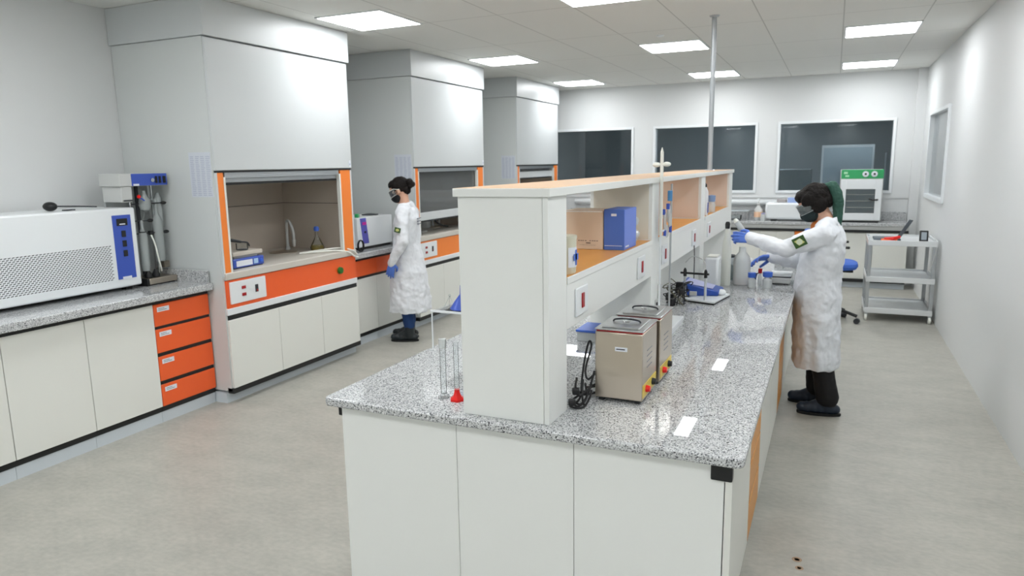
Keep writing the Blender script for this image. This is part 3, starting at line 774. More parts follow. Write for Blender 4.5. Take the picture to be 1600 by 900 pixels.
MB().lathe([(.02, 0), (.02, .03), (.001, .031)], (-4.40, 5.73, ST+.225), 16).build('cap', BLACK, t)
t = thing('coiled_cable', 'coil of black cable beside the dark blue bottle on the mid bench', 'cable', (-4.36, 5.85, ST))
m = MB()
for k in range(3):
    m.tube([(-4.345+.006*k, 5.86+.045*math.cos(a), ST+.065+.055*math.sin(a)) for a in [i*2*PI/14 for i in range(15)]], .0055, 8)
m.build('loop', RUB, t)
t = thing('squeeze_bottle', 'slim white squeeze bottle standing behind the nearest hood', 'bottle', (-4.75, 5.80, ST))
MB().lathe([(.045, 0), (.048, .01), (.048, .30), (.04, .38), (.022, .44), (.02, .5)], (-4.70, 5.86, ST), 22).build('body', mat('translucent_white', 'E4E6E8', .35), t)
MB().lathe([(.024, 0), (.024, .04), (.008, .06), (.004, .12)], (-4.70, 5.86, ST+.5), 16).build('cap', LIME, t)
t = thing('hand_pump', 'small pale pump bottle with a black top at the right of the white instrument', 'bottle', (-4.38, 6.60, ST))
MB().lathe([(.020, 0), (.022, .008), (.022, .09), (.010, .11), (.009, .14)], (-4.32, 6.612, ST), 16).build('body', mat('steel_grey_plastic', '9AA0A4', .4), t)
MB().lathe([(.008, 0), (.009, .015), (.003, .04)], (-4.32, 6.612, ST+.14), 12).build('nozzle', BLACK, t)

# ================================================================ inside the middle hood
t = thing('retort_stand', 'pale retort stand with dark hose inside the middle hood', 'stand', (-4.5, 7.25, HZ))
B(-4.60, -4.42, 7.14, 7.30, HZ, HZ+.015).build('base', EQGREY, t, bevel=.003)
MB().frus((-4.5, 7.2, HZ+.015), (-4.5, 7.2, HZ+.55), .014, .014, 12).build('rod', ALU, t)
MB().chain([(-4.5, 7.2, HZ+.35), (-4.45, 7.3, HZ+.35)], [.02, .012]).build('clamp', DARK, t)
MB().tube([(-4.45, 7.3, HZ+.35), (-4.42, 7.38, HZ+.27), (-4.40, 7.46, HZ+.12), (-4.4, 7.62, HZ+.05), (-4.42, 7.8, HZ+.02)], .010, 10).build('dark_hose', DARK, t)
t = thing('hotplate', 'dark heating plate with a tall grey body inside the middle hood', 'hotplate', (-4.5, 6.98, HZ))
B(-4.60, -4.36, 6.88, 7.08, HZ, HZ+.12).build('body', DARK, t, bevel=.008)
B(-4.58, -4.38, 6.90, 7.06, HZ+.12, HZ+.14).build('plate', mat('ceramic_plate', 'C4BDB2', .35), t, bevel=.004)
t = thing('glass_bottle', 'tall pale plastic carboy at the back of the middle hood', 'bottle', (-4.75, 7.7, HZ))
MB().lathe([(.09, 0), (.095, .02), (.095, .26), (.05, .32), (.03, .34), (.03, .38)], (-4.75, 7.75, HZ), 22).build('body', FROST, t)
MB().lathe([(.035, 0), (.035, .04), (.001, .042)], (-4.75, 7.75, HZ+.37), 16).build('cap', EQGREY, t)

# ================================================================ island, left side (behind the riser)
t = thing('acrylic_stand', 'low clear acrylic stand at the left edge of the island', 'stand', (-1.68, 3.15, IZ))
B(-1.80, -1.52, 2.98, 3.40, 1.092, 1.098).build('top_sheet', ACRYL, t)
B(-1.80, -1.52, 2.972, 2.98, 1.090, 1.100).build('polished_edge', EQUIP, t)
for x, y in ((-1.797, 2.98), (-1.523, 2.98), (-1.797, 3.395), (-1.523, 3.395)):
    B(x-.003, x+.003, y, y+.006, IZ, 1.092).build('leg', EQUIP if x < -1.6 and y < 3 else ACRYL, t)
t = thing('plastic_funnel', 'blue plastic funnel resting on the clear acrylic stand beside the riser', 'funnel', (-1.60, 3.1, 1.098))
MB().lathe([(.060, 0), (.062, .004), (.035, .045), (.012, .075), (.010, .12)], (-1.665, 3.06, 1.0985), 26).build('cone', BLUE, t)
t = thing('wire_tripod', 'thin clear tripod frame on the acrylic stand left of the blue funnel', 'tripod', (-1.70, 3.05, 1.098))
for a in (0, 2.09, 4.19):
    MB().frus((-1.73+.035*math.cos(a), 3.04+.035*math.sin(a), 1.0985), (-1.725, 3.04, 1.165), .0022, .0022, 8).build('leg', GLASS, t)
MB().ell((-1.725, 3.04, 1.167), (.006, .006, .006)).build('hub', GLASS, t)
def gtube(x, y, r, h, lbl, cap=None, foot=True):
    t = thing('measuring_cylinder', lbl, 'glass cylinder', (x, y, IZ), 'glass cylinders beside the riser')
    if foot: MB().lathe([(r*2.0, 0), (r*2.1, .004), (r*1.2, .012), (r, .02)], (x, y, IZ), 8).build('foot', GLASS, t)
    MB().lathe([(r, .018), (r, h), (r*1.12, h+.004)], (x, y, IZ), 20).build('tube_wall', GLASS, t)
    if cap: MB().lathe([(r*1.3, 0), (r*1.3, .035), (.001, .036)], (x, y, IZ+h-.01), 18).build('stopper', cap, t)
    return t
gtube(-1.365, 2.335, .012, .215, 'slim glass cylinder with frosted stopper, left of the red tipped one', FROST)
gtube(-1.255, 2.42, .017, .245, 'wide glass cylinder partly hidden behind the near end of the riser')
t = thing('glass_burette', 'glass tube with a bright red plastic foot beside the riser end', 'glass tube', (-1.30, 2.33, IZ))
MB().lathe([(.010, 0), (.010, .20), (.012, .204)], (-1.300, 2.325, IZ+.03), 18).build('tube_wall', GLASS, t)
MB().lathe([(.030, 0), (.030, .008), (.018, .018), (.012, .034), (.011, .045), (.001, .046)], (-1.300, 2.325, IZ), 6).build('red_foot', RED, t)

# ================================================================ inside the riser bays
t = thing('cardboard_box', 'beige printed cardboard box on the shelf in the nearest bay', 'box', (-1.09, 3.33, 1.398))
B(-1.19, -.992, 3.25, 3.44, 1.3985, 1.585).build('carton', CARD, t, bevel=.002)
m = MB()
for k in range(9):
    w = .006+.004*random.random(); xx = -1.118+.0115*k
    if k == 4: continue
    m.box(xx, xx+w, 3.2493, 3.25, 1.438, 1.442)
m.box(-1.078, -1.055, 3.2493, 3.25, 1.426, 1.432).box(-1.11, -1.03, 3.2494, 3.25, 1.4185, 1.4195)
m.build('print', mat('brown_print', '7A6A60', .7), t)
B(-1.188, -.994, 3.2485, 3.25, 1.578, 1.582).build('lid_seam', EQUIP, t)
t = thing('blue_carton', 'glossy blue carton standing right of the beige box in the nearest bay', 'box', (-.94, 3.36, 1.398))
B(-.988, -.888, 3.247, 3.468, 1.3985, 1.592).build('carton', CARTON, t, bevel=.002)
B(-.888, -.8872, 3.25, 3.466, 1.400, 1.590).build('side_face', CARTON2, t)
B(-.952, -.926, 3.2462, 3.247, 1.560, 1.572).build('white_logo', PAPER, t)
B(-.984, -.898, 3.2464, 3.247, 1.418, 1.4205).build('white_line', PAPER, t)
B(-.8872, -.8868, 3.27, 3.33, 1.410, 1.417).build('white_line', PAPER, t)
t = thing('plastic_bag', 'crumpled clear plastic bag stuffed right of the blue carton', 'bag', (-.95, 3.56, 1.398))
m = MB()
for k in range(7):
    m.ell((-.955+.02*math.sin(k*2.1), 3.55+.02*math.cos(k*1.7), 1.425+.022*k), (.05-.003*k, .055-.003*k, .028))
m.build('film', BAG, t, vox=.007, sm=2, disp=(.02, .02))
t = thing('white_tub', 'pale tub with a blue printed label at the left of the nearest bay', 'tub', (-1.0, 2.5, 1.398))
t.location = (-.93, 2.54, 1.398)
MB().lathe([(.040, 0), (.044, .006), (.046, .13), (.048, .134), (.048, .145), (.001, .147)], (-.915, 2.50, 1.3985), 24).build('tub_body', mat('cream_plastic', 'DAD8C4', .4), t)
lab = MB()
rs = []
for z in (1.425, 1.50):
    rs.append([Vector((-.915+(.0462)*math.cos(a), 2.50+(.0462)*math.sin(a), z)) for a in [(-.9+1.8*i/12) for i in range(13)]])
m = MB(); o = []
vs = rs[0]+rs[1]; fs = [(i, i+1, 13+i+1, 13+i) for i in range(12)]
m.add(vs, fs); lb = m.build('label', PAPER, t)
m = MB().box(-.8685, -.8675, 2.475, 2.525, 1.45, 1.475)
m.box(-.8685, -.8675, 2.492, 2.508, 1.432, 1.49); m.build('blue_mark', BLUE2, lb)
t = thing('wash_bottle', 'slim white bottle with black cap in the farthest bay', 'bottle', (-.9, 5.6, 1.398))
MB().lathe([(.026, 0), (.028, .006), (.028, .18), (.016, .21), (.012, .22)], (-.892, 5.55, 1.3985), 20).build('body', mat('translucent_white', 'E4E6E8', .35), t)
MB().lathe([(.016, 0), (.016, .02), (.006, .03), (.002, .032)], (-.892, 5.55, 1.615), 14).build('cap', BLACK, t)
B(-.866, -.863, 5.535, 5.565, 1.42, 1.50).build('blue_label', BLUE, t)
t = thing('dropper_bottle', 'small blue topped bottle in the farthest bay', 'bottle', (-.93, 6.0, 1.398))
MB().lathe([(.028, 0), (.03, .004), (.03, .07), (.02, .085)], (-.90, 5.95, 1.3985), 18).build('body', FROST, t)
MB().lathe([(.03, 0), (.032, .05), (.001, .055)], (-.90, 5.95, 1.484), 16).build('blue_top', mat('pale_blue_plastic', '7F9CC8', .4), t)

# ================================================================ island, right side
def bath(x0, y0, lbl):
    t = thing('ultrasonic_bath', lbl, 'ultrasonic bath', (x0+.093, y0+.115, IZ), 'steel ultrasonic baths')
    x1, y1 = x0+.186, y0+.232; z0, z1 = IZ+.014, 1.176
    B(x0, x1, y0, y1, z0, z1).build('tank_housing', STEEL, t, bevel=.004)
    for x, y in ((x0+.012, y0+.012), (x1-.032, y0+.012), (x0+.012, y1-.032), (x1-.032, y1-.032)):
        B(x, x+.02, y, y+.02, IZ, z0).build('foot', BLACK, t)
    B(x0+.02, x1-.02, y0+.02, y1-.02, IZ+.006, z0).build('base_plate', BLACK, t)
    s = B(x0+.004, x1-.002, y0+.004, y1-.004, z1, z1+.006).build('seal', DRED, t)
    l = B(x0-.002, x1+.002, y0-.002, y1+.002, z1+.006, z1+.012).build('lid', mat('lid_steel', 'C0C2C2', .3, .9), t, bevel=.002)
    B(x0+.02, x1-.02, y0+.02, y1-.02, z1+.012, z1+.017).build('raised_panel', mat('lid_steel', 'C0C2C2', .3, .9), l, bevel=.004)
    xc, yc = (x0+x1)/2, (y0+y1)/2
    MB().tube([(xc-.055, yc, z1+.017), (xc-.045, yc, z1+.026), (xc, yc, z1+.030), (xc+.045, yc, z1+.026), (xc+.055, yc, z1+.017)], .0035, 8).build('wire_handle', DARK, l)
    B(xc-.012, xc+.012, yc-.02, yc+.02, z1+.017, z1+.034).build('grip', ACRYL, l, bevel=.003)
    tg = B(xc-.014, xc+.034, y0-.001, y0, z1-.072, z1-.056).build('paper_tag', PAPER, t)
    B(xc-.009, xc+.025, y0-.0015, y0-.001, z1-.066, z1-.062).build('print', INKD, tg)
    c = B(x1, x1+.002, y0+.004, y1-.012, IZ+.026, IZ+.075).build('yellow_control_strip', YELLOW, t)
    for y, mm in ((y0+.055, RED), (y0+.155, BLACK)):
        MB().lathe([(.014, 0), (.014, .003), (.011, .016), (.001, .017)], (x1+.002, y, IZ+.052), 18, (1, 0, 0)).build('red_knob' if mm is RED else 'black_knob', mm, c)
    m = MB()
    for k in range(4): m.box(x1, x1+.0008, y0+.07, y0+.15, IZ+.13+.022*k, IZ+.134+.022*k)
    m.build('embossed_print', mat('etched_print', '8A8C90', .4, .6), t)
    m = MB().frus((x0+.02, y1-.0, IZ+.05), (x0+.02, y1+.012, IZ+.05), .008, .008)
    m.build('drain_stub', BLACK, t)
    return t
bath(-.801, 2.528, 'stainless ultrasonic bath nearest the viewer on the island worktop')
bath(-.795, 2.800, 'stainless ultrasonic bath directly behind the nearest one')
t = thing('power_cables', 'tangle of black power cables between the riser end and the steel bath', 'cable', (-.85, 2.62, IZ))
c1 = [(-.857, 2.45, .91), (-.83, 2.50, .96), (-.845, 2.55, 1.03), (-.84, 2.56, 1.09), (-.83, 2.57, 1.11), (-.835, 2.58, 1.06), (-.85, 2.60, 1.0), (-.84, 2.62, .965), (-.81, 2.66, .975), (-.815, 2.74, .95)]
cs = [[(-.855, 2.42, .908), (-.835, 2.45, .93), (-.85, 2.52, .99), (-.85, 2.56, 1.07), (-.84, 2.575, 1.12), (-.83, 2.57, 1.10), (-.84, 2.53, 1.02), (-.82, 2.50, .99), (-.805, 2.55, 1.0), (-.81, 2.65, .96)],
      [(-.855, 2.46, .945), (-.82, 2.475, .95), (-.806, 2.52, .96), (-.81, 2.6, .95)],
      [(-.858, 2.44, .915), (-.83, 2.44, .907), (-.812, 2.47, .935), (-.806, 2.50, .98), (-.80, 2.53-.01, 1.02)],
      [(-.858, 2.42, .92), (-.83, 2.41, .908), (-.81, 2.45, .93), (-.83, 2.50, .97), (-.85, 2.58, .93), (-.82, 2.68, .91)],
      [(-.858, 2.40, .908), (-.83, 2.395, .9065), (-.808, 2.42, .908), (-.80, 2.46, .93), (-.806, 2.50, .945)]]
cs += [[(-.858, 2.43, .925), (-.84, 2.46, .935), (-.815, 2.52, .925), (-.808, 2.60, .915)],
      [(-.855, 2.47, 1.0), (-.85, 2.44, .97), (-.835, 2.43, .945), (-.812, 2.46, .955), (-.806, 2.50, .972)],
      [(-.84, 2.50, .985), (-.828, 2.455, .96), (-.818, 2.43, .93), (-.81, 2.43, .905)]]
for i, c in enumerate(cs):
    MB().tube(c, .0042, 8).build('cable', RUB, t)
for (x, y, z) in ((-.845, 2.43, .96), (-.85, 2.40, .925)):
    MB().obox((x, y, z), (.028, .034, .022), Matrix.Rotation(.4, 3, 'Z')).build('plug', RUB, t, bevel=.005)
t = thing('lidded_box', 'small clear box with a blue lid on the worktop behind the steel baths', 'box', (-1.08, 3.32, IZ))
B(-1.17, -1.05, 3.38, 3.56, IZ, IZ+.05).build('body', FROST, t, bevel=.004)
B(-1.175, -1.045, 3.375, 3.565, IZ+.05, IZ+.062).build('lid', BLUE2, t, bevel=.003)

# titration stand
t = thing('titration_stand', 'white titration stand with a tall rod, beyond the steel baths', 'stand', (-.78, 3.83, IZ))
B(-.860, -.735, 3.62, 3.985, IZ+.018, IZ+.042).build('base', EQUIP, t, bevel=.004)
B(-.855, -.740, 3.66, 3.98, IZ+.0, IZ+.018).build('base_foot', EQUIP, t, bevel=.002)
B(-.85, -.80, 3.63, 3.66, IZ+.001, IZ+.017).build('dark_slot', BLACK, t)
RX, RY = -.812, 3.94
MB().frus((RX, RY, IZ+.042), (RX, RY, 1.69), .0055, .0055, 12).build('rod', ALU, t)
b = MB().tube([(RX, RY, 1.44), (RX-.02, RY-.06, 1.44), (-.842+.01, 3.80, 1.44)], .006, 8).build('lower_clamp', EQUIP, t)
gx, gy = -.838, 3.80
m = MB().frus((gx, gy, 1.42), (gx, gy, 1.86), .010, .009, 16)
m.frus((gx, gy, 1.86), (gx, gy, 1.885), .009, .002, 12)
o = m.build('burette', mat('milky_glass', 'E0E0D8', .3), t)
m = MB().ell((gx-.028, gy, 1.795), (.022, .018, .013)).ell((gx+.026, gy, 1.797), (.022, .018, .013)).frus((gx-.03, gy, 1.795), (gx+.03, gy, 1.795), .008, .008)
m.build('butterfly_clamp', LIME, o)
MB().frus((gx, gy, IZ+.02), (gx, gy, 1.42), .005, .005, 10).build('white_rod', EQUIP, t)
t2 = thing('electrode_cluster', 'cluster of blue and white capped tubes clamped to the titration stand', 'lab glassware', (-.80, 3.86, 1.42))
cl = [(-.808, 3.88, 1.60, .013, .055, mat('steel_blue_cap', '4A86B8', .4)), (-.815, 3.87, 1.555, .010, .03, BLUE), (-.835, 3.86, 1.525, .008, .03, BLUE), (-.848, 3.85, 1.46, .007, .04, BLUE), (-.80, 3.87, 1.43, .008, .035, BLUE), (-.828, 3.86, 1.41, .008, .03, BLUE)]
for x, y, z, r, h, mm in cl:
    MB().lathe([(r, 0), (r, h), (.001, h+.002)], (x, y, z), 16).build('blue_cap', mm, t2)
for x, y, z, h, r in ((-.812, 3.875, 1.48, .09, .010), (-.83, 3.865, 1.44, .09, .009), (-.803, 3.868, 1.455, .07, .009), (-.82, 3.87, 1.40, .06, .010)):
    MB().lathe([(.003, 0), (r, .01), (r, h), (.003, h+.01)], (x, y, z), 16).build('clear_tube', FROST, t2)

# pH meter with electrode arm
t = thing('ph_meter', 'blue wedge shaped bench meter with electrode arm on a white base plate', 'meter', (-.80, 4.78, IZ))
MB().poly([(-.86, 4.63, IZ), (-.655, 4.56, IZ), (-.60, 4.90, IZ), (-.80, 4.98, IZ)], (0, 0, .010)).build('rubber_mat', BLACK, t)
MB().poly([(-.862, 4.628, IZ+.010), (-.653, 4.558, IZ+.010), (-.598, 4.90, IZ+.010), (-.80, 4.98, IZ+.010)], (0, 0, .010)).build('base_plate', EQUIP, t, bevel=.002)
P = [(-.90, 4.72), (-.66, 4.78), (-.65, 4.95), (-.90, 4.98)]
m = MB()
hs = [.085, .03, .035, .09]
vs = [(x, y, IZ+.0205) for x, y in P]+[(x, y, IZ+.0205+h) for (x, y), h in zip(P, hs)]
m.add(vs, [(3, 2, 1, 0), (4, 5, 6, 7), (0, 1, 5, 4), (1, 2, 6, 5), (2, 3, 7, 6), (3, 0, 4, 7)])
b = m.build('meter_body', mat('deep_blue_plastic', '1E4AA8', .35), t, bevel=.006)
MB().add([(-.88, 4.76, IZ+.1045), (-.70, 4.80, IZ+.065), (-.70, 4.93, IZ+.070), (-.88, 4.96, IZ+.108)], [(0, 1, 2, 3)]).build('keypad', mat('pale_lilac', 'B8BCE4', .3), b)
B(-.835, -.79, 4.70, 4.7195, IZ+.03, IZ+.055).build('display', EQGREY, b)
MB().ell((-.655, 4.86, IZ+.032), (.035, .06, .022)).build('round_corner', EQUIP, b)
for x, y in ((-.86, 4.66), (-.72, 4.62)):
    a = MB().frus((x, y, IZ+.02), (x, y, IZ+.175), .009, .008, 12).build('electrode', FROST, t)
    MB().lathe([(.011, 0), (.011, .04), (.004, .055)], (x, y, IZ+.165), 14).build('electrode_cap', BLACK, a)
MB().frus((-.89, 4.67, IZ+.185), (-.70, 4.615, IZ+.19), .007, .007, 10).build('arm', BLACK, t)
MB().tube([(-.72, 4.62, IZ+.22), (-.74, 4.66, IZ+.27), (-.82, 4.72, IZ+.29), (-.88, 4.78, IZ+.24)], .003, 8).build('cable', EQGREY, t)
t = thing('wall_cord', 'thin dark cord hanging down from the apron socket to the meter', 'cable', (-.857, 4.96, 1.0))
MB().tube([(-.857, 4.955, 1.236), (-.853, 4.955, 1.15), (-.853, 4.957, 1.02), (-.858, 4.99, .9085)], .0032, 8).build('cord', DARK, t)
t = thing('adapter_cables', 'pile of black adapters and tangled cords left of the blue meter', 'cable', (-.93, 4.55, IZ))
rnd = random.Random(3)
for k in range(7):
    pts = [(-.97+.16*rnd.random(), 4.45+.30*rnd.random(), IZ+.006+(.13*rnd.random() if i not in (0, 6) else 0)) for i in range(7)]
    MB().tube(pts, .0036, 8).build('cord', RUB if k % 3 else mat('olive_cord', '5A5848', .5), t)
for k, (x, y, z) in enumerate(((-.90, 4.45, .925), (-.86, 4.52, .98), (-.95, 4.62, .925), (-.88, 4.60, 1.01))):
    MB().obox((x, y, z), (.03, .05, .045), Matrix.Rotation(.5*k, 3, 'Z')).build('adapter', RUB, t, bevel=.004)
t = thing('outlet_strip', 'grey socket strip fixed low on the first riser divider', 'socket', (-.86, 3.79, 1.0))
B(-.8639, -.857, 3.80, 3.85, IZ+.02, IZ+.16).build('plate', EQGREY, t, bevel=.002)
for k in range(3):
    B(-.857, -.853, 3.812, 3.838, IZ+.035+.042*k, IZ+.060+.042*k).build('socket', BLACK, t, bevel=.002)

# white dispenser block and glassware
t = thing('white_dispenser', 'tall plain white block container beside the second riser divider', 'container', (-.76, 5.22, IZ))
B(-.81, -.715, 5.14, 5.30, IZ, IZ+.232).build('body', EQUIP, t, bevel=.018)
B(-.80, -.725, 5.15, 5.29, IZ+.2325, IZ+.238).build('cap', LIME, t, bevel=.002)
t = thing('glass_jar', 'grey green glass jar with a dark rim between the white container and the clear carboy', 'jar', (-.70, 5.55, IZ))
MB().lathe([(.05, 0), (.056, .01), (.056, .15), (.048, .17), (.048, .18)], (-.70, 5.62, IZ), 24).build('glass_wall', GLASS, t)
MB().lathe([(.001, .004), (.052, .006), (.052, .11), (.001, .111)], (-.70, 5.62, IZ), 24).build('contents', clear('grey_liquid', (.7, .76, .76), .1, .05, .4, '9AA8A8'), t)
MB().lathe([(.050, 0), (.052, .012), (.040, .018), (.001, .019)], (-.70, 5.62, IZ+.178), 24).build('dark_rim', DARK, t)
CXc, CYc = -.585, 5.42
t = thing('clear_carboy', 'large clear bottle with pale pink liquid at its base, under the gloved hand', 'bottle', (CXc, CYc, IZ))
MB().lathe([(.055, 0), (.062, .008), (.062, .18), (.05, .215), (.026, .245), (.024, .28)], (CXc, CYc, IZ), 26).build('bottle_wall', FROST, t)
MB().lathe([(.001, .003), (.058, .006), (.058, .035), (.001, .036)], (CXc, CYc, IZ), 24).build('pink_liquid', LIQP, t)
t = thing('squeeze_bottle', 'white squeeze bottle with a black nozzle left of the gloved hand', 'bottle', (-.66, 5.40, IZ))
MB().lathe([(.030, 0), (.033, .008), (.033, .26), (.028, .32), (.016, .38), (.013, .43)], (-.690, 5.36, IZ), 22).build('body', LIME, t)
MB().lathe([(.016, 0), (.018, .035), (.012, .05), (.001, .052)], (-.690, 5.36, IZ+.42), 16).build('black_nozzle', BLACK, t)
def rb(x, y, r, h, lbl, capm=BLUE2):
    t = thing('reagent_bottle', lbl, 'bottle', (x, y, IZ), 'capped bottles near the coated woman')
    MB().lathe([(r*.92, 0), (r, .005), (r, h*.68), (r*.6, h*.86), (r*.58, h)], (x, y, IZ), 22).build('glass_body', FROST, t)
    MB().lathe([(r*.95, 0), (r, .004), (r, .034), (.001, .036)], (x, y, IZ+h-.008), 20).build('cap', capm, t)
rb(-.50, 5.30, .028, .085, 'small clear bottle with a blue cap, left of the red capped one')
rb(-.395, 5.33, .034, .09, 'small clear bottle with a wide blue cap, right of the red capped one')
rb(-.455, 5.42, .014, .10, 'tiny bottle with a dark red cap between two blue capped bottles', DRED)
t = thing('digital_balance', 'flat white balance with a black pan edge in front of the coated woman', 'balance', (-.30, 5.65, IZ))
B(-.40, -.25, 5.50, 5.72, IZ+.008, IZ+.05).build('body', EQGREY, t, bevel=.006)
B(-.385, -.265, 5.52, 5.70, IZ, IZ+.008).build('foot_pad', BLACK, t)
B(-.395, -.245, 5.52, 5.72, IZ+.05, IZ+.057).build('black_pan_edge', BLACK, t)
B(-.395, -.245, 5.52, 5.72, IZ+.0571, IZ+.072).build('pan', EQUIP, t, bevel=.004)
t = thing('blue_cloth_strip', 'small dark blue clip on the worktop between the clear carboy and the balance', 'clip', (-.49, 5.52, IZ))
MB().obox((-.50, 5.53, IZ+.035), (.02, .03, .07), Matrix.Rotation(.2, 3, 'Y')).build('clip', mat('navy_plastic', '1C3A78', .4), t, bevel=.003)
MB().frus((-.50, 5.53, IZ+.065), (-.455, 5.53, IZ+.085), .005, .004, 8).build('arm', DARK, t)

# ================================================================ back bench things
BZ = .925
t = thing('drying_oven', 'white drying oven with a green top panel on the rear bench', 'oven', (.345, 11.3, BZ))
x0, x1, yf, yb_ = .085, .625, 11.08, 11.45; z0, z1 = BZ+.02, 1.66
B(x0, x1, yf, yb_, z0, z1).build('body', EQGREY, t, bevel=.01)
g = B(x0+.01, x1+.0, yf-.006, yf, z1-.125, z1).build('green_panel', GREEN, t, bevel=.003)
for x in (.40, .51):
    d = MB().lathe([(.040, 0), (.040, .008), (.001, .009)], (x, yf-.006, z1-.062), 24, (0, -1, 0)).build('dial', PAPER, g)
    MB().lathe([(.014, 0), (.014, .02), (.001, .021)], (x, yf-.014, z1-.062), 18, (0, -1, 0)).build('dial_knob', BLACK, d)
B(x0+.04, x0+.09, yf-.008, yf-.006, z1-.06, z1-.03).build('logo', mat('pale_green', 'A8E0B8', .4), g)
B(x0+.06, x0+.11, yf-.008, yf-.006, z1-.10, z1-.075).build('logo', mat('pale_green', 'A8E0B8', .4), g)
d = MB()
wx0, wx1, wz0, wz1 = .165, .535, z0+.11, z0+.445
yo = yf-.022
d.box(x0+.01, wx0, yo, yf, z0+.015, z1-.135).box(wx1, x1-.01, yo, yf, z0+.015, z1-.135)
d.box(wx0, wx1, yo, yf, z0+.015, wz0).box(wx0, wx1, yo, yf, wz1, z1-.135)
d = d.build('door', EQUIP, t, bevel=.003)
B(wx0, wx1, yo+.014, yf-.001, wz0, wz1).build('dark_chamber', mat('oven_chamber', '4A5A60', .5), d)
for k in range(3):
    MB().frus((wx0+.01, yo+.010, wz0+.08+.09*k), (wx1-.01, yo+.010, wz0+.08+.09*k), .006, .006, 8).build('rack_wire', CHROME, d)
B(wx0+.001, wx1-.001, yo+.003, yo+.006, wz0+.001, wz1-.001).build('window_glass', GLASS, d)
h = MB().chain([(wx1+.03, yo-.012, wz0+.19), (wx1-.03, yo-.022, wz0+.185), (wx1-.07, yo-.022, wz0+.20)], [.012, .010, .009]).build('door_handle', BLACK, d)
for x in (x0+.03, x1-.07): B(x, x+.04, yf+.02, yf+.06, BZ, z0).build('foot', BLACK, t)
for x in (x0+.03, x1-.07): B(x, x+.04, yb_-.06, yb_-.02, BZ, z0).build('foot', BLACK, t)
B(x0+.02, x1-.02, yf+.01, yb_-.02, BZ+.012, z0).build('skirt', BLACK, t)

t = thing('white_cylinder_unit', 'long low white instrument on the rear bench left of the coated woman', 'lab equipment', (-.6, 11.25, BZ))
B(-.90, -.20, 11.10, 11.42, BZ+.022, 1.19).build('housing', EQUIP, t, bevel=.03)
for x in (-.82, -.32): B(x, x+.07, 11.13, 11.37, BZ, BZ+.024).build('foot', BLACK, t)
t = thing('glove_box', 'blue and white glove box on top of the long white instrument', 'box', (-.42, 11.2, 1.19))
B(-.60, -.34, 11.15, 11.30, 1.1905, 1.26).build('carton', mat('pale_blue_carton', '9EB4E4', .5), t, bevel=.003)
B(-.42, -.345, 11.148, 11.15, 1.20, 1.25).build('dark_blue_panel', BLUE, t)
t = thing('grey_parcel', 'small grey packet left of the glove box on the white instrument', 'packet', (-.68, 11.2, 1.19))
B(-.75, -.615, 11.16, 11.28, 1.1905, 1.245).build('wrap', mat('taupe_packet', 'A8A4A4', .6), t, bevel=.012)
t = thing('sanitizer_bottle', 'clear bottle with an orange label beside the long white instrument', 'bottle', (-1.01, 11.15, BZ))
MB().lathe([(.055, 0), (.06, .01), (.06, .16), (.03, .20), (.018, .22)], (-1.0, 11.15, BZ), 22).build('body', FROST, t)
MB().lathe([(.0615, .05), (.0615, .13)], (-1.0, 11.15, BZ), 22).build('orange_label', mat('pale_orange_label', 'E8C0A0', .5), t)
MB().lathe([(.02, 0), (.02, .03), (.008, .035), (.008, .06), (.02, .065), (.001, .08)], (-1.0, 11.15, BZ+.218), 16).build('pump_top', EQGREY, t)
t = thing('sanitizer_bottle', 'small squat pale jar in front of the pump bottle on the rear bench', 'jar', (-.93, 11.07, BZ))
MB().lathe([(.032, 0), (.035, .006), (.035, .08), (.026, .10)], (-.925, 11.06, BZ), 20).build('body', FROST, t)
MB().lathe([(.028, 0), (.028, .02), (.001, .021)], (-.925, 11.06, BZ+.098), 16).build('lid', mat('lilac_lid', 'A0A0C4', .4), t)
t = thing('metal_rack', 'low grey metal rack on the rear bench right of the riser shelf', 'rack', (-1.3, 11.2, BZ))
for x in (-1.50, -1.15):
    for y in (11.08, 11.34): MB().frus((x, y, BZ), (x, y, BZ+.13), .008, .008, 10).build('leg', ALU, t)
B(-1.52, -1.13, 11.06, 11.36, BZ+.13, BZ+.145).build('shelf', ALU, t, bevel=.003)
t = thing('glass_dish', 'grey glass dish underneath the low metal rack', 'dish', (-1.33, 11.2, BZ))
MB().lathe([(.07, 0), (.085, .01), (.09, .07), (.094, .072), (.08, .068), (.075, .015), (.001, .01)], (-1.33, 11.2, BZ), 24).build('bowl', GLASS, t)
t = thing('pipe_duct', 'white round pipe duct running along the rear wall above the worktop', 'pipe', (-1.5, 11.48, 1.15))
MB().frus((-4.0, 11.49, 1.17), (.0, 11.49, 1.17), .045, .045, 20).build('duct', WHITE, t)
for x in (-3.4, -2.2, -1.05, -.1): B(x, x+.03, 11.44, 11.549, 1.11, 1.23).build('bracket', EQUIP, t, bevel=.004)

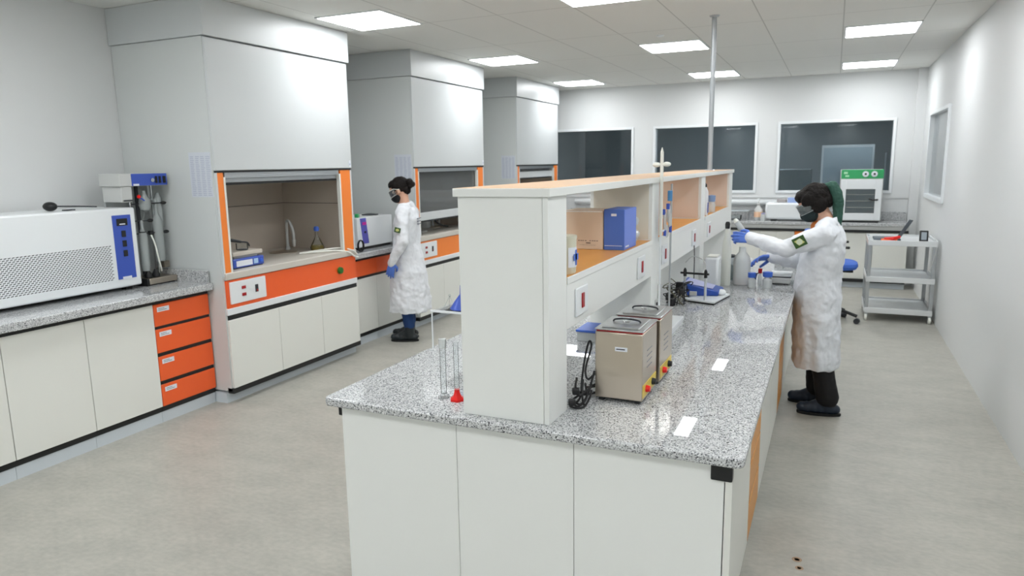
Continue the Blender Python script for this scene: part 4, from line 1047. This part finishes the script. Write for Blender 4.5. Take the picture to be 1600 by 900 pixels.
# ================================================================ trolley
t = thing('steel_trolley', 'three tier grey steel trolley against the right wall', 'trolley', (.73, 9.2, 0))
tx0, tx1, ty0, ty1 = .415, 1.045, 8.80, 9.50
for (x, y) in ((tx0, ty0), (tx1, ty0), (tx0, ty1), (tx1, ty1)):
    l = B(x-.019, x+.019, y-.019, y+.019, .085, .905).build('leg', ALU, t, bevel=.004)
    c = MB().frus((x-.012, y, .038), (x+.012, y, .038), .038, .038, 18).build('caster', LIME if y < 9 else DARK, t)
    B(x-.016, x+.016, y-.014, y+.014, .045, .085).build('fork', ALU, c)
tr = mat('tray_steel', 'DADDDE', .35, .25)
for z, nm in ((.12, 'bottom_tray'), (.475, 'middle_tray'), (.885, 'top_tray')):
    m = MB().box(tx0+.0, tx1-.0, ty0, ty1, z, z+.012)
    m.box(tx0-.022, tx1+.022, ty0-.024, ty0-.010, z-.03, z+.03).box(tx0-.022, tx1+.022, ty1+.010, ty1+.024, z-.03, z+.03)
    m.box(tx0-.024, tx0-.012, ty0-.01, ty1+.01, z-.03, z+.03).box(tx1+.012, tx1+.024, ty0-.01, ty1+.01, z-.03, z+.03)
    m.build(nm, tr, t, bevel=.003)
TT = .898
t = thing('black_tool_case', 'flat dark tray of tools lying at the left of the trolley top', 'tray', (.56, 9.05, TT))
B(.45, .72, 8.92, 9.22, TT, TT+.022).build('tray', mat('slate_plastic', '4A5560', .5), t, bevel=.006)
t = thing('orange_wrench', 'red and orange hand tool on the trolley top', 'tool', (.66, 8.88, TT))
MB().chain([(.56, 8.868, TT+.03), (.64, 8.865, TT+.03), (.70, 8.90, TT+.045)], [.014, .022, .016]).build('red_body', RED, t)
MB().chain([(.53, 8.868, TT+.016), (.60, 8.865, TT+.016), (.67, 8.87, TT+.016)], [.012, .015, .012]).build('orange_handle', mat('vivid_orange', 'F06018', .4), t)
t = thing('leaning_blade', 'dark flat bar leaning upward out of the tools on the trolley', 'bar', (.70, 9.0, TT))
o = MB().poly([(.665, 8.99, TT+.001), (.705, 8.99, TT+.001), (.835, 9.0, TT+.225), (.795, 9.0, TT+.235)], (0, .012, 0)).build('blade', mat('dark_steel', '50565C', .4, .5), t, bevel=.002)
t = thing('handheld_meter', 'black handheld meter with a grey screen standing on the trolley', 'meter', (.93, 8.86, TT))
Mx = Matrix.Rotation(-.22, 3, 'X')
MB().obox((.935, 8.88, TT+.062), (.085, .028, .125), Mx).build('case', BLACK, t, bevel=.008)
MB().obox((.935, 8.8645, TT+.066), (.052, .004, .085), Mx).build('screen', mat('grey_screen', '9AA4AC', .2), t, bevel=.002)
t = thing('meter_lead', 'thin grey lead looping from the meter down the right side of the trolley', 'cable', (1.0, 8.9, TT))
MB().tube([(.978, 8.89, TT+.065), (1.0, 8.90, TT+.08), (1.04, 8.86, TT+.04), (1.058, 8.765, .87), (1.03, 8.755, .72), (1.0, 8.75, .60)], .004, 8).build('lead', EQGREY, t)

# ================================================================ office chair
t = thing('lab_chair', 'blue upholstered office chair with black armrests behind the coated woman', 'chair', (.02, 8.62, 0))
cx, cy = .03, 8.62
m = MB()
rs = []
for z, s in ((.605, .80), (.615, .94), (.645, 1.0), (.675, .97), (.690, .86)):
    rs.append([Vector((cx+.27*s*(abs(math.cos(a))**.6)*math.copysign(1, math.cos(a)), cy+.25*s*(abs(math.sin(a))**.6)*math.copysign(1, math.sin(a)), z)) for a in [2*PI*i/32 for i in range(32)]])
m.rings(rs).build('seat', SEATB, t, bevel=.004)
B(cx-.18, cx+.22, cy-.18, cy+.18, .585, .606).build('seat_pan', BLACK, t, bevel=.006)
rs = []
for z, s in ((.76, .8), (.78, .95), (.88, 1.0), (.99, .92), (1.03, .75)):
    rs.append([Vector((cx-.25-.06*(z-.8)+.035*math.cos(a), cy+.22*s*math.sin(a), z)) for a in [2*PI*i/28 for i in range(28)]])
MB().rings(rs).build('backrest', SEATB, t, bevel=.004)
MB().tube([(cx-.12, cy, .59), (cx-.28, cy, .60), (cx-.305, cy, .70), (cx-.29, cy, .90)], .018, 10).build('back_bracket', BLACK, t)
for s in (-1, 1):
    a = MB().tube([(cx+.05, cy+.15*s, .598), (cx+.07, cy+.27*s, .61), (cx+.08, cy+.30*s, .68), (cx+.08, cy+.30*s, .86)], .014, 10).build('arm_post', BLACK, t)
    B(cx-.06, cx+.17, cy+.27*s, cy+.335*s, .86, .885).build('armrest', BLACK, a, bevel=.01)
MB().lathe([(.028, 0), (.028, .25), (.018, .25), (.018, .47)], (cx, cy, .115), 18).build('gas_column', BLACK, t)
for k in range(5):
    a = 2*PI*k/5-.25
    d = Vector((math.cos(a), math.sin(a), 0)); c0 = Vector((cx, cy, 0))
    l = MB().tube([c0+d*.02+Vector((0, 0, .15)), c0+d*.15+Vector((0, 0, .13)), c0+d*.30+Vector((0, 0, .085))], .018, 10).build('base_leg', BLACK, t)
    p = c0+d*.30; e = Vector((-d.y, d.x, 0))*.022
    MB().frus(p-e+Vector((0, 0, .031)), p+e+Vector((0, 0, .031)), .031, .031, 16).build('caster', DARK, l)
# ================================================================ people
def V(*a): return Vector(a)
def hand(mb, wrist, d, nrm, side, curl, sc=1.0, rad=1.0, thumb=.6):
    """palm from the wrist along d, palm facing nrm, thumb on the side given by the sign"""
    d = Vector(d).normalized(); nrm = Vector(nrm); nrm = (nrm-d*nrm.dot(d)).normalized()
    w = d.cross(nrm)*side; wrist = Vector(wrist)
    lens = (.040, .046, .042, .034)
    for i, off in enumerate((.030, .010, -.010, -.028)):
        k = wrist+d*(.088-.004*abs(i-1))*sc+w*off*sc
        mb.chain([wrist+w*off*.55*sc, k], [.016*rad*sc, .0125*rad*sc], 10)
        p = k; ang = 0; r = .0098*rad*sc; pts = [k]; rs = [.0115*rad*sc]
        for j in range(3):
            ang += curl*(.55+.3*j)*(1+.08*i)
            L = lens[i]*(1, .72, .58)[j]*sc
            dd = d*math.cos(ang)+nrm*math.sin(ang)+w*(.06*(1.5-i))
            p = p+dd.normalized()*L; pts.append(p); rs.append(r*(1-.1*j))
        mb.chain(pts, rs, 10)
    t0 = wrist+d*.022*sc+w*.024*sc
    t1 = t0+(d*.55+w*.75+nrm*thumb*.6).normalized()*.042*sc
    t2 = t1+(d*.85+w*.25+nrm*thumb).normalized()*.032*sc
    t3 = t2+(d*.95-w*.1+nrm*thumb*1.1).normalized()*.026*sc
    mb.chain([t0, t1, t2, t3], [.017*rad*sc, .013*rad*sc, .0115*rad*sc, .0095*rad*sc], 10)

def oval(c, rx, ry, n=36, fold=0, ph=0, tilt=0):
    P = []
    for i in range(n):
        a = 2*PI*i/n; f = 1+fold*math.cos(7*a+ph)+fold*.6*math.cos(11*a-ph*1.7)
        P.append(V(c[0]+rx*f*math.cos(a), c[1]+ry*f*math.sin(a), c[2]+tilt*math.sin(a)))
    return P

def person(label, loc, rotz, J, S):
    t = thing('person', label, 'person', loc, None, rotz, local=True)
    Hp, pit, hyaw = J['head'], J['pitch'], J.get('hyaw', 0)
    HM = Matrix.Rotation(hyaw, 3, 'Z') @ Matrix.Rotation(-pit, 3, 'X')
    H = lambda x, y, z: Vector(Hp)+HM @ V(x, y, z)
    # ---- body: one continuous surface
    b = MB()
    b.ell(H(0, -.012, .035), (.074, .094, .088), M=HM)
    b.ell(H(0, .028, -.04), (.056, .062, .066), M=HM)
    b.ell(H(0, .045, .045), (.058, .045, .035), M=HM)
    b.ell(H(0, .062, -.088), (.026, .024, .022), M=HM)
    b.ell(H(.034, .055, -.025), (.024, .026, .022), M=HM).ell(H(-.034, .055, -.025), (.024, .026, .022), M=HM)
    b.chain([H(0, .086, .012), H(0, .098, -.012), H(0, .104, -.026)], [.008, .010, .013], 10)
    b.ell(H(.010, .094, -.030), (.008, .010, .007)).ell(H(-.010, .094, -.030), (.008, .010, .007))
    b.ell(H(0, .087, -.055), (.022, .010, .006), M=HM).ell(H(0, .085, -.066), (.018, .010, .006), M=HM)
    for s in (-1, 1):
        b.ell(H(.076*s, -.008, -.008), (.010, .018, .030), M=HM)
        b.ell(H(.030*s, .078, .022), (.022, .012, .007), M=HM)
    N = Vector(J['neck'])
    b.chain([H(0, -.02, -.03), (H(0, -.02, -.03)+N)/2, N], [.056, .050, .056])
    Cs = J['torso']      # list of centre, rx, ry from neck down to pelvis
    b.rings([oval(c, rx, ry) for c, rx, ry in Cs])
    for s, nm in ((-1, 'L'), (1, 'R')):
        sh, el, wr = J['sh'+nm], J['el'+nm], J['wr'+nm]
        b.chain([N+V(.02*s, -.01, -.045), V(*sh)+V(0, 0, -.012)], [.046, .050])
        b.chain([sh, el, wr], [.050, .038, .026])
        hp, kn, an = J['hip'+nm], J['kn'+nm], J['an'+nm]
        b.chain([hp, kn, an], [.088, .058, .040])
        fd = V(*J['toe'+nm])-V(*an); fd.z = 0; fd.normalize()
        b.chain([V(an[0], an[1], .05)-fd*.03, V(an[0], an[1], .04)+fd*.10, V(an[0], an[1], .035)+fd*.14], [.034, .032, .026])
        hd = J['hand'+nm]
        hand(b, wr, hd[0], hd[1], hd[2], hd[3], .96, .82)
    b.build('body', SKIN, t, vox=.0075, sm=3)
    # ---- eyes
    for s in (-1, 1):
        e = MB().ell(H(.031*s, .076, .006), (.0125, .0125, .0105), M=HM).build('eye', mat('eye_white', 'E8E6E0', .2), t)
        MB().ell(H(.031*s, .0865, .005), (.0052, .0035, .0052), M=HM).build('iris', mat('dark_iris', '2A1A10', .2), e)
    # ---- coat
    c = MB()
    cr = J['coat']
    n = len(cr)
    c.rings([oval(q[0], q[1], q[2], 72, q[3] if len(q) > 3 else 0, .5+.25*i, q[4] if len(q) > 4 else 0) for i, q in enumerate(cr)])
    for s, nm in ((-1, 'L'), (1, 'R')):
        sh, el, wr = Vector(J['sh'+nm]), Vector(J['el'+nm]), Vector(J['wr'+nm])
        k = J.get('sleeve', 1)
        c.chain([N+V(.03*s, -.012, -.030), N.lerp(sh, .5)+V(0, -.008, .012), sh+V(0, 0, -.002)], [.060, .070, .072])
        m1 = sh.lerp(el, .5); m2 = el.lerp(wr, .5)
        w2 = wr+(wr-el).normalized()*.008
        c.chain([sh, m1, el, m2, w2], [.070*k, .066*k, .062*k, .052*k, .042*k], 20)
        rr = random.Random(5)
        for q in range(9):       # bunched cloth rolls along the sleeve
            u = .12+.095*q; p = sh.lerp(el, u*2) if u < .5 else el.lerp(wr, (u-.5)*2)
            ax = (el-sh if u < .5 else wr-el).normalized(); pr = ax.orthogonal().normalized()
            pr = Matrix.Rotation(rr.random()*6.28, 3, ax) @ pr
            c.chain([p+pr*.034*k, p+ax.cross(pr)*.034*k+ax*.02], [.026*k, .020*k], 10)
    co = c.build('lab_coat', COATM, t, vox=.009, sm=3, disp=(.034, .085))
    # collar
    cl = MB()
    nr = []
    for z, r in ((-.045, .090), (.0, .074), (.030, .070)):
        nr.append([N+V(r*math.cos(a), r*1.02*math.sin(a)-.004, z+.018*(-math.sin(a))) for a in [2*PI*i/28 for i in range(28)]])
    cl.rings(nr, caps=False)
    o = cl.build('collar', COATM, co); sd = o.modifiers.new('thick', 'SOLIDIFY'); sd.thickness = .006
    # buttons placket
    # ---- trousers, boots, gloves
    for s, nm in ((-1, 'L'), (1, 'R')):
        hp, kn, an = Vector(J['hip'+nm]), Vector(J['kn'+nm]), Vector(J['an'+nm])
        m = MB(); m.chain([hp, kn, V(an.x, an.y, J.get('hemz', .13))], [.098, .072, S.get('legr', .062)], 20)
        m.build('trouser_leg', S['trousers'], t, vox=.009, sm=3, disp=(.012, .08))
        fd = V(*J['toe'+nm])-an; fd.z = 0; fd.normalize()
        m = MB()
        m.chain([V(an.x, an.y, .19 if S['tall'] else .13), V(an.x, an.y, .06)], [.056, .052], 18)
        for q, r in ((-.055, .036), (-.02, .042), (.03, .045), (.08, .045), (.13, .044), (.165, .038)):
            m.ell(V(an.x, an.y, .046)+fd*q, (r*1.0, r*1.0, min(r*.98, .044)))
        m.chain([V(an.x, an.y, .10), V(an.x, an.y, .058)+fd*.10], [.046, .036], 14)
        bt = m.build('boot', S['boot'], t, vox=.006, sm=3)
        m = MB()
        rs = []
        e = V(-fd.y, fd.x, 0)
        for z in (.0, .004, .018):
            rs.append([V(an.x, an.y, z)+fd*(.052+.148*math.cos(a)*(.985 if z == 0 else 1))+e*(.048*math.sin(a)*(1+.12*math.cos(a))) for a in [2*PI*i/32 for i in range(32)]])
        m.rings(rs).build('sole', mat('boot_sole', '0E1012', .7), bt)
        m = MB(); hd = J['hand'+nm]
        wr = Vector(J['wr'+nm]); el = Vector(J['el'+nm])
        m.chain([wr-(wr-el).normalized()*.04, wr], [.032, .030], 16)
        hand(m, wr, hd[0], hd[1], hd[2], hd[3], 1.0, 1.0)
        m.build('glove', NITRILE, t, vox=.0045, sm=2)
    # ---- mask
    m = MB()
    m.ell(H(0, .045, -.052), (.064, .068, .056), 28, 18, HM)
    m.ell(H(0, .085, -.045), (.030, .034, .036), 20, 12, HM)
    mk = m.build('face_mask', S['mask'], t, vox=.004, sm=3)
    for s in (-1, 1):
        MB().tube([H(.060*s, .05, -.03), H(.076*s, .02, -.012), H(.082*s, -.012, .012)], .0022, 8).build('ear_loop', S['mask'], mk)
        MB().tube([H(.058*s, .04, -.07), H(.074*s, .015, -.05), H(.082*s, -.012, -.030)], .0022, 8).build('ear_loop', S['mask'], mk)
    # ---- goggles
    m = MB(); up = []; lo = []; A = [(-1.35+2.7*i/20) for i in range(21)]
    P = lambda a, z, k=1.0: H(.083*math.sin(a)*k, .112*math.cos(a)*k-.002, z)
    vs = [P(a, .036) for a in A]+[P(a, -.026-.006*math.cos(a)) for a in A]
    m.add(vs, [(i, i+1, 22+i, 21+i) for i in range(20)])
    g = m.build('goggle_lens', S['lens'], t); sd = g.modifiers.new('thick', 'SOLIDIFY'); sd.thickness = .002
    MB().tube([P(a, .036, 1.01) for a in A], .003, 8, False).build('goggle_frame', S['frame'], g)
    MB().tube([P(a, -.027-.006*math.cos(a), 1.01) for a in A], .0022, 8, False).build('goggle_frame', S['frame'], g)
    for s in (-1, 1):
        MB().tube([P(1.35*s, .034, 1.01), H(.083*s, .0, .02), H(.082*s, -.03, .008)], .003, 8).build('goggle_arm', S['frame'], g)
    # ---- hair
    S['hair'](t, H, HM)
    return t

def hair_bun(t, H, HM):
    m = MB()
    m.ell(H(0, -.026, .048), (.086, .102, .092), 28, 18, HM)
    m.ell(H(0, .028, .085), (.066, .060, .045), 20, 12, HM)
    m.ell(H(0, -.070, -.010), (.060, .050, .060), 20, 12, HM)
    for s in (-1, 1): m.ell(H(.068*s, -.015, .05), (.020, .06, .045), 16, 10, HM)
    h = m.build('hair', HAIRD, t, vox=.006, sm=2, disp=(.010, .03))
    m = MB(); m.ell(H(0, -.135, .030), (.044, .040, .046), 20, 12, HM)
    m.ell(H(.010, -.150, .010), (.034, .030, .034), 16, 10, HM).ell(H(-.012, -.125, -.004), (.030, .030, .028), 16, 10, HM)
    m.build('hair_bun', HAIRD, h, vox=.005, sm=1, disp=(.014, .02))
def hair_tail(t, H, HM):
    m = MB()
    m.ell(H(0, -.028, .045), (.088, .108, .098), 28, 18, HM)
    m.ell(H(0, .035, .080), (.070, .062, .050), 20, 12, HM)
    m.ell(H(0, -.085, .0), (.066, .050, .070), 20, 12, HM)
    for s in (-1, 1):
        m.ell(H(.070*s, .005, .045), (.022, .07, .05), 16, 10, HM)
        m.ell(H(.070*s, -.022, -.012), (.022, .060, .060), 16, 10, HM)
    h = m.build('hair', HAIRD, t, vox=.006, sm=2, disp=(.012, .03))
    m = MB()
    a = H(0, -.125, .070)
    pts = [a, a+V(-.005, -.035, .005), a+V(-.012, -.062, -.045), a+V(-.016, -.078, -.11), a+V(-.018, -.080, -.18), a+V(-.02, -.078, -.26), a+V(-.02, -.070, -.32)]
    m.chain(pts, [.028, .036, .040, .037, .032, .024, .012], 16)
    for k in range(6):
        q = [p+V(.020*math.cos(k*1.05), .020*math.sin(k*1.05), 0) for p in pts[1:]]
        q[-1] = q[-1]+V(0, 0, -.03*(k % 3))
        m.chain(q, [.015, .016, .016, .015, .012, .006], 10)
    m.build('ponytail', HAIRG, h, vox=.005, sm=1, disp=(.008, .02))

# ---- woman in profile at the left benches
J1 = dict(head=(0, .055, 1.560), pitch=.42, hyaw=.0, neck=(0, .0, 1.405),
    torso=[((0, -.01, 1.40), .10, .07), ((0, -.015, 1.34), .155, .085), ((0, -.01, 1.22), .15, .10), ((0, 0, 1.08), .125, .09), ((0, 0, .96), .145, .10), ((0, 0, .86), .155, .105), ((0, 0, .80), .12, .08)],
    shL=(-.175, -.015, 1.330), elL=(-.262, -.035, 1.07), wrL=(-.262, .085, .855),
    shR=(.175, -.015, 1.330), elR=(.215, -.03, 1.06), wrR=(.19, .10, .86),
    handL=((.02, .22, -.97), (.9, .25, .0), 1, .38), handR=((-.02, .35, -.93), (-.9, .25, .0), -1, .38),
    hipL=(-.085, 0, .84), knL=(-.09, .01, .46), anL=(-.085, -.015, .085), toeL=(-.10, .15, 0),
    hipR=(.085, 0, .84), knR=(.09, .03, .46), anR=(.095, .03, .085), toeR=(.11, .2, 0), hemz=.17,
    coat=[((0, -.015, 1.405), .085, .070), ((0, -.018, 1.36), .165, .100), ((0, -.015, 1.28), .195, .125), ((0, .0, 1.15), .180, .135), ((0, .005, 1.02), .172, .138, .006), ((0, .0, .88), .190, .165, .012), ((0, -.005, .72), .220, .185, .020), ((0, -.01, .54), .232, .200, .028), ((0, -.01, .40), .240, .208, .034), ((0, -.01, .315), .240, .210, .036)])
S1 = dict(trousers=JEANS, boot=BOOT, tall=True, mask=MASKM, lens=clear('clear_goggle', (.9, .92, .95), .3, .05, .12), frame=LIME, hair=hair_bun, legr=.060)
p1 = person('dark haired person with a bun and white lab coat, standing at the left bench', (-4.0, 6.19, 0), math.radians(106), J1, S1)
MB().obox((-.302, .0, 1.185), (.006, .062, .05), Matrix.Rotation(.25, 3, 'X')).build('sleeve_patch', mat('patch_green', '3A5A2C', .8), p1)
MB().ell((-.306, .0, 1.185), (.004, .018, .014)).build('patch_emblem', mat('patch_yellow', 'C8CC80', .8), p1)
m = MB()
for r in range(3):
    for q in range(6-r):
        m.box(-.07+.022*q+.01*r, -.055+.022*q+.01*r, -.1475, -.12, 1.275-.028*r, 1.285-.028*r)
m.build('back_print', mat('grey_print', '8A8E98', .8), p1)

# ---- woman with teal ponytail at the island
J2 = dict(head=(0, .125, 1.500), pitch=.50, hyaw=.04, neck=(0, .030, 1.375),
    torso=[((0, .02, 1.37), .10, .07), ((0, .015, 1.31), .155, .085), ((0, .03, 1.2), .15, .10), ((0, .05, 1.06), .125, .09), ((0, .05, .94), .145, .10), ((0, .045, .86), .155, .105), ((0, .04, .80), .12, .08)],
    shL=(-.165, .055, 1.300), elL=(-.205, .300, 1.205), wrL=(-.110, .520, 1.258),
    shR=(.175, .06, 1.290), elR=(.21, .20, 1.07), wrR=(.145, .375, 1.10),
    handL=((.10, .95, .10), (.9, -.15, -.35), -1, .62), handR=((-.25, .95, -.05), (-.5, .0, -.85), -1, .45),
    hipL=(-.085, .04, .84), knL=(-.085, .035, .46), anL=(-.075, -.035, .085), toeL=(-.08, .15, 0),
    hipR=(.085, .04, .84), knR=(.10, .05, .46), anR=(.17, .03, .085), toeR=(.17, .2, 0), hemz=.13,
    coat=[((0, .02, 1.375), .085, .070), ((0, .022, 1.33), .160, .095), ((0, .030, 1.25), .190, .125), ((0, .055, 1.12), .195, .148), ((0, .068, .99), .190, .150, .006), ((0, .070, .86), .205, .158, .012), ((0, .065, .72), .215, .158, .018), ((0, .058, .54), .222, .160, .024), ((0, .050, .42), .225, .160, .028), ((0, .050, .345), .222, .156, .030)], sleeve=1.05)
S2 = dict(trousers=BLKCLOTH, boot=BOOT2, tall=False, mask=MASKG, lens=clear('smoky_goggle', (.62, .66, .66), .35, .08, .45, '8A9292'), frame=mat('smoky_frame', '9AA0A0', .3), hair=hair_tail, legr=.078)
p2 = person('teal ponytailed person in a white coat holding a tube over the island', (.008, 5.40, 0), math.radians(92), J2, S2)
# patch on the near sleeve: green field, pale rhombus, round emblem
Mp = Matrix.Rotation(-.95, 3, 'X')
cpt = Vector((-.265, .205, 1.262))
pm = MB().obox(cpt, (.006, .082, .070), Mp @ Matrix.Rotation(.45, 3, 'X')).build('sleeve_patch', mat('patch_green', '3A5A2C', .8), p2)
MB().poly([cpt+V(-.004, -.034, 0), cpt+V(-.004, 0, .026), cpt+V(-.004, .034, 0), cpt+V(-.004, 0, -.026)], (-.002, 0, 0)).build('patch_rhombus', mat('patch_yellow', 'C8CC80', .8), pm)
MB().frus(cpt+V(-.005, 0, 0), cpt+V(-.008, 0, 0), .019, .019, 20).build('patch_emblem', mat('patch_pale', 'D8E0C8', .8), pm)
# orange shirt showing at the neck opening
m = MB()
m.ell((0, .085, 1.345), (.075, .055, .045)); m.build('shirt_front', SHIRT, p2, vox=.006, sm=2)

t = thing('spray_bottle', 'clear spray tube held in the raised gloved hand', 'bottle', (-.60, 5.46, 1.30))
MB().frus((-.555, 5.48, 1.235), (-.640, 5.45, 1.365), .026, .020, 20).build('clear_barrel', FROST, t, bevel=.003)
MB().frus((-.640, 5.45, 1.365), (-.652, 5.446, 1.383), .020, .012, 18).build('collar', LIME, t)

for o in bpy.data.objects:
    if '_w' in o: del o['_w']
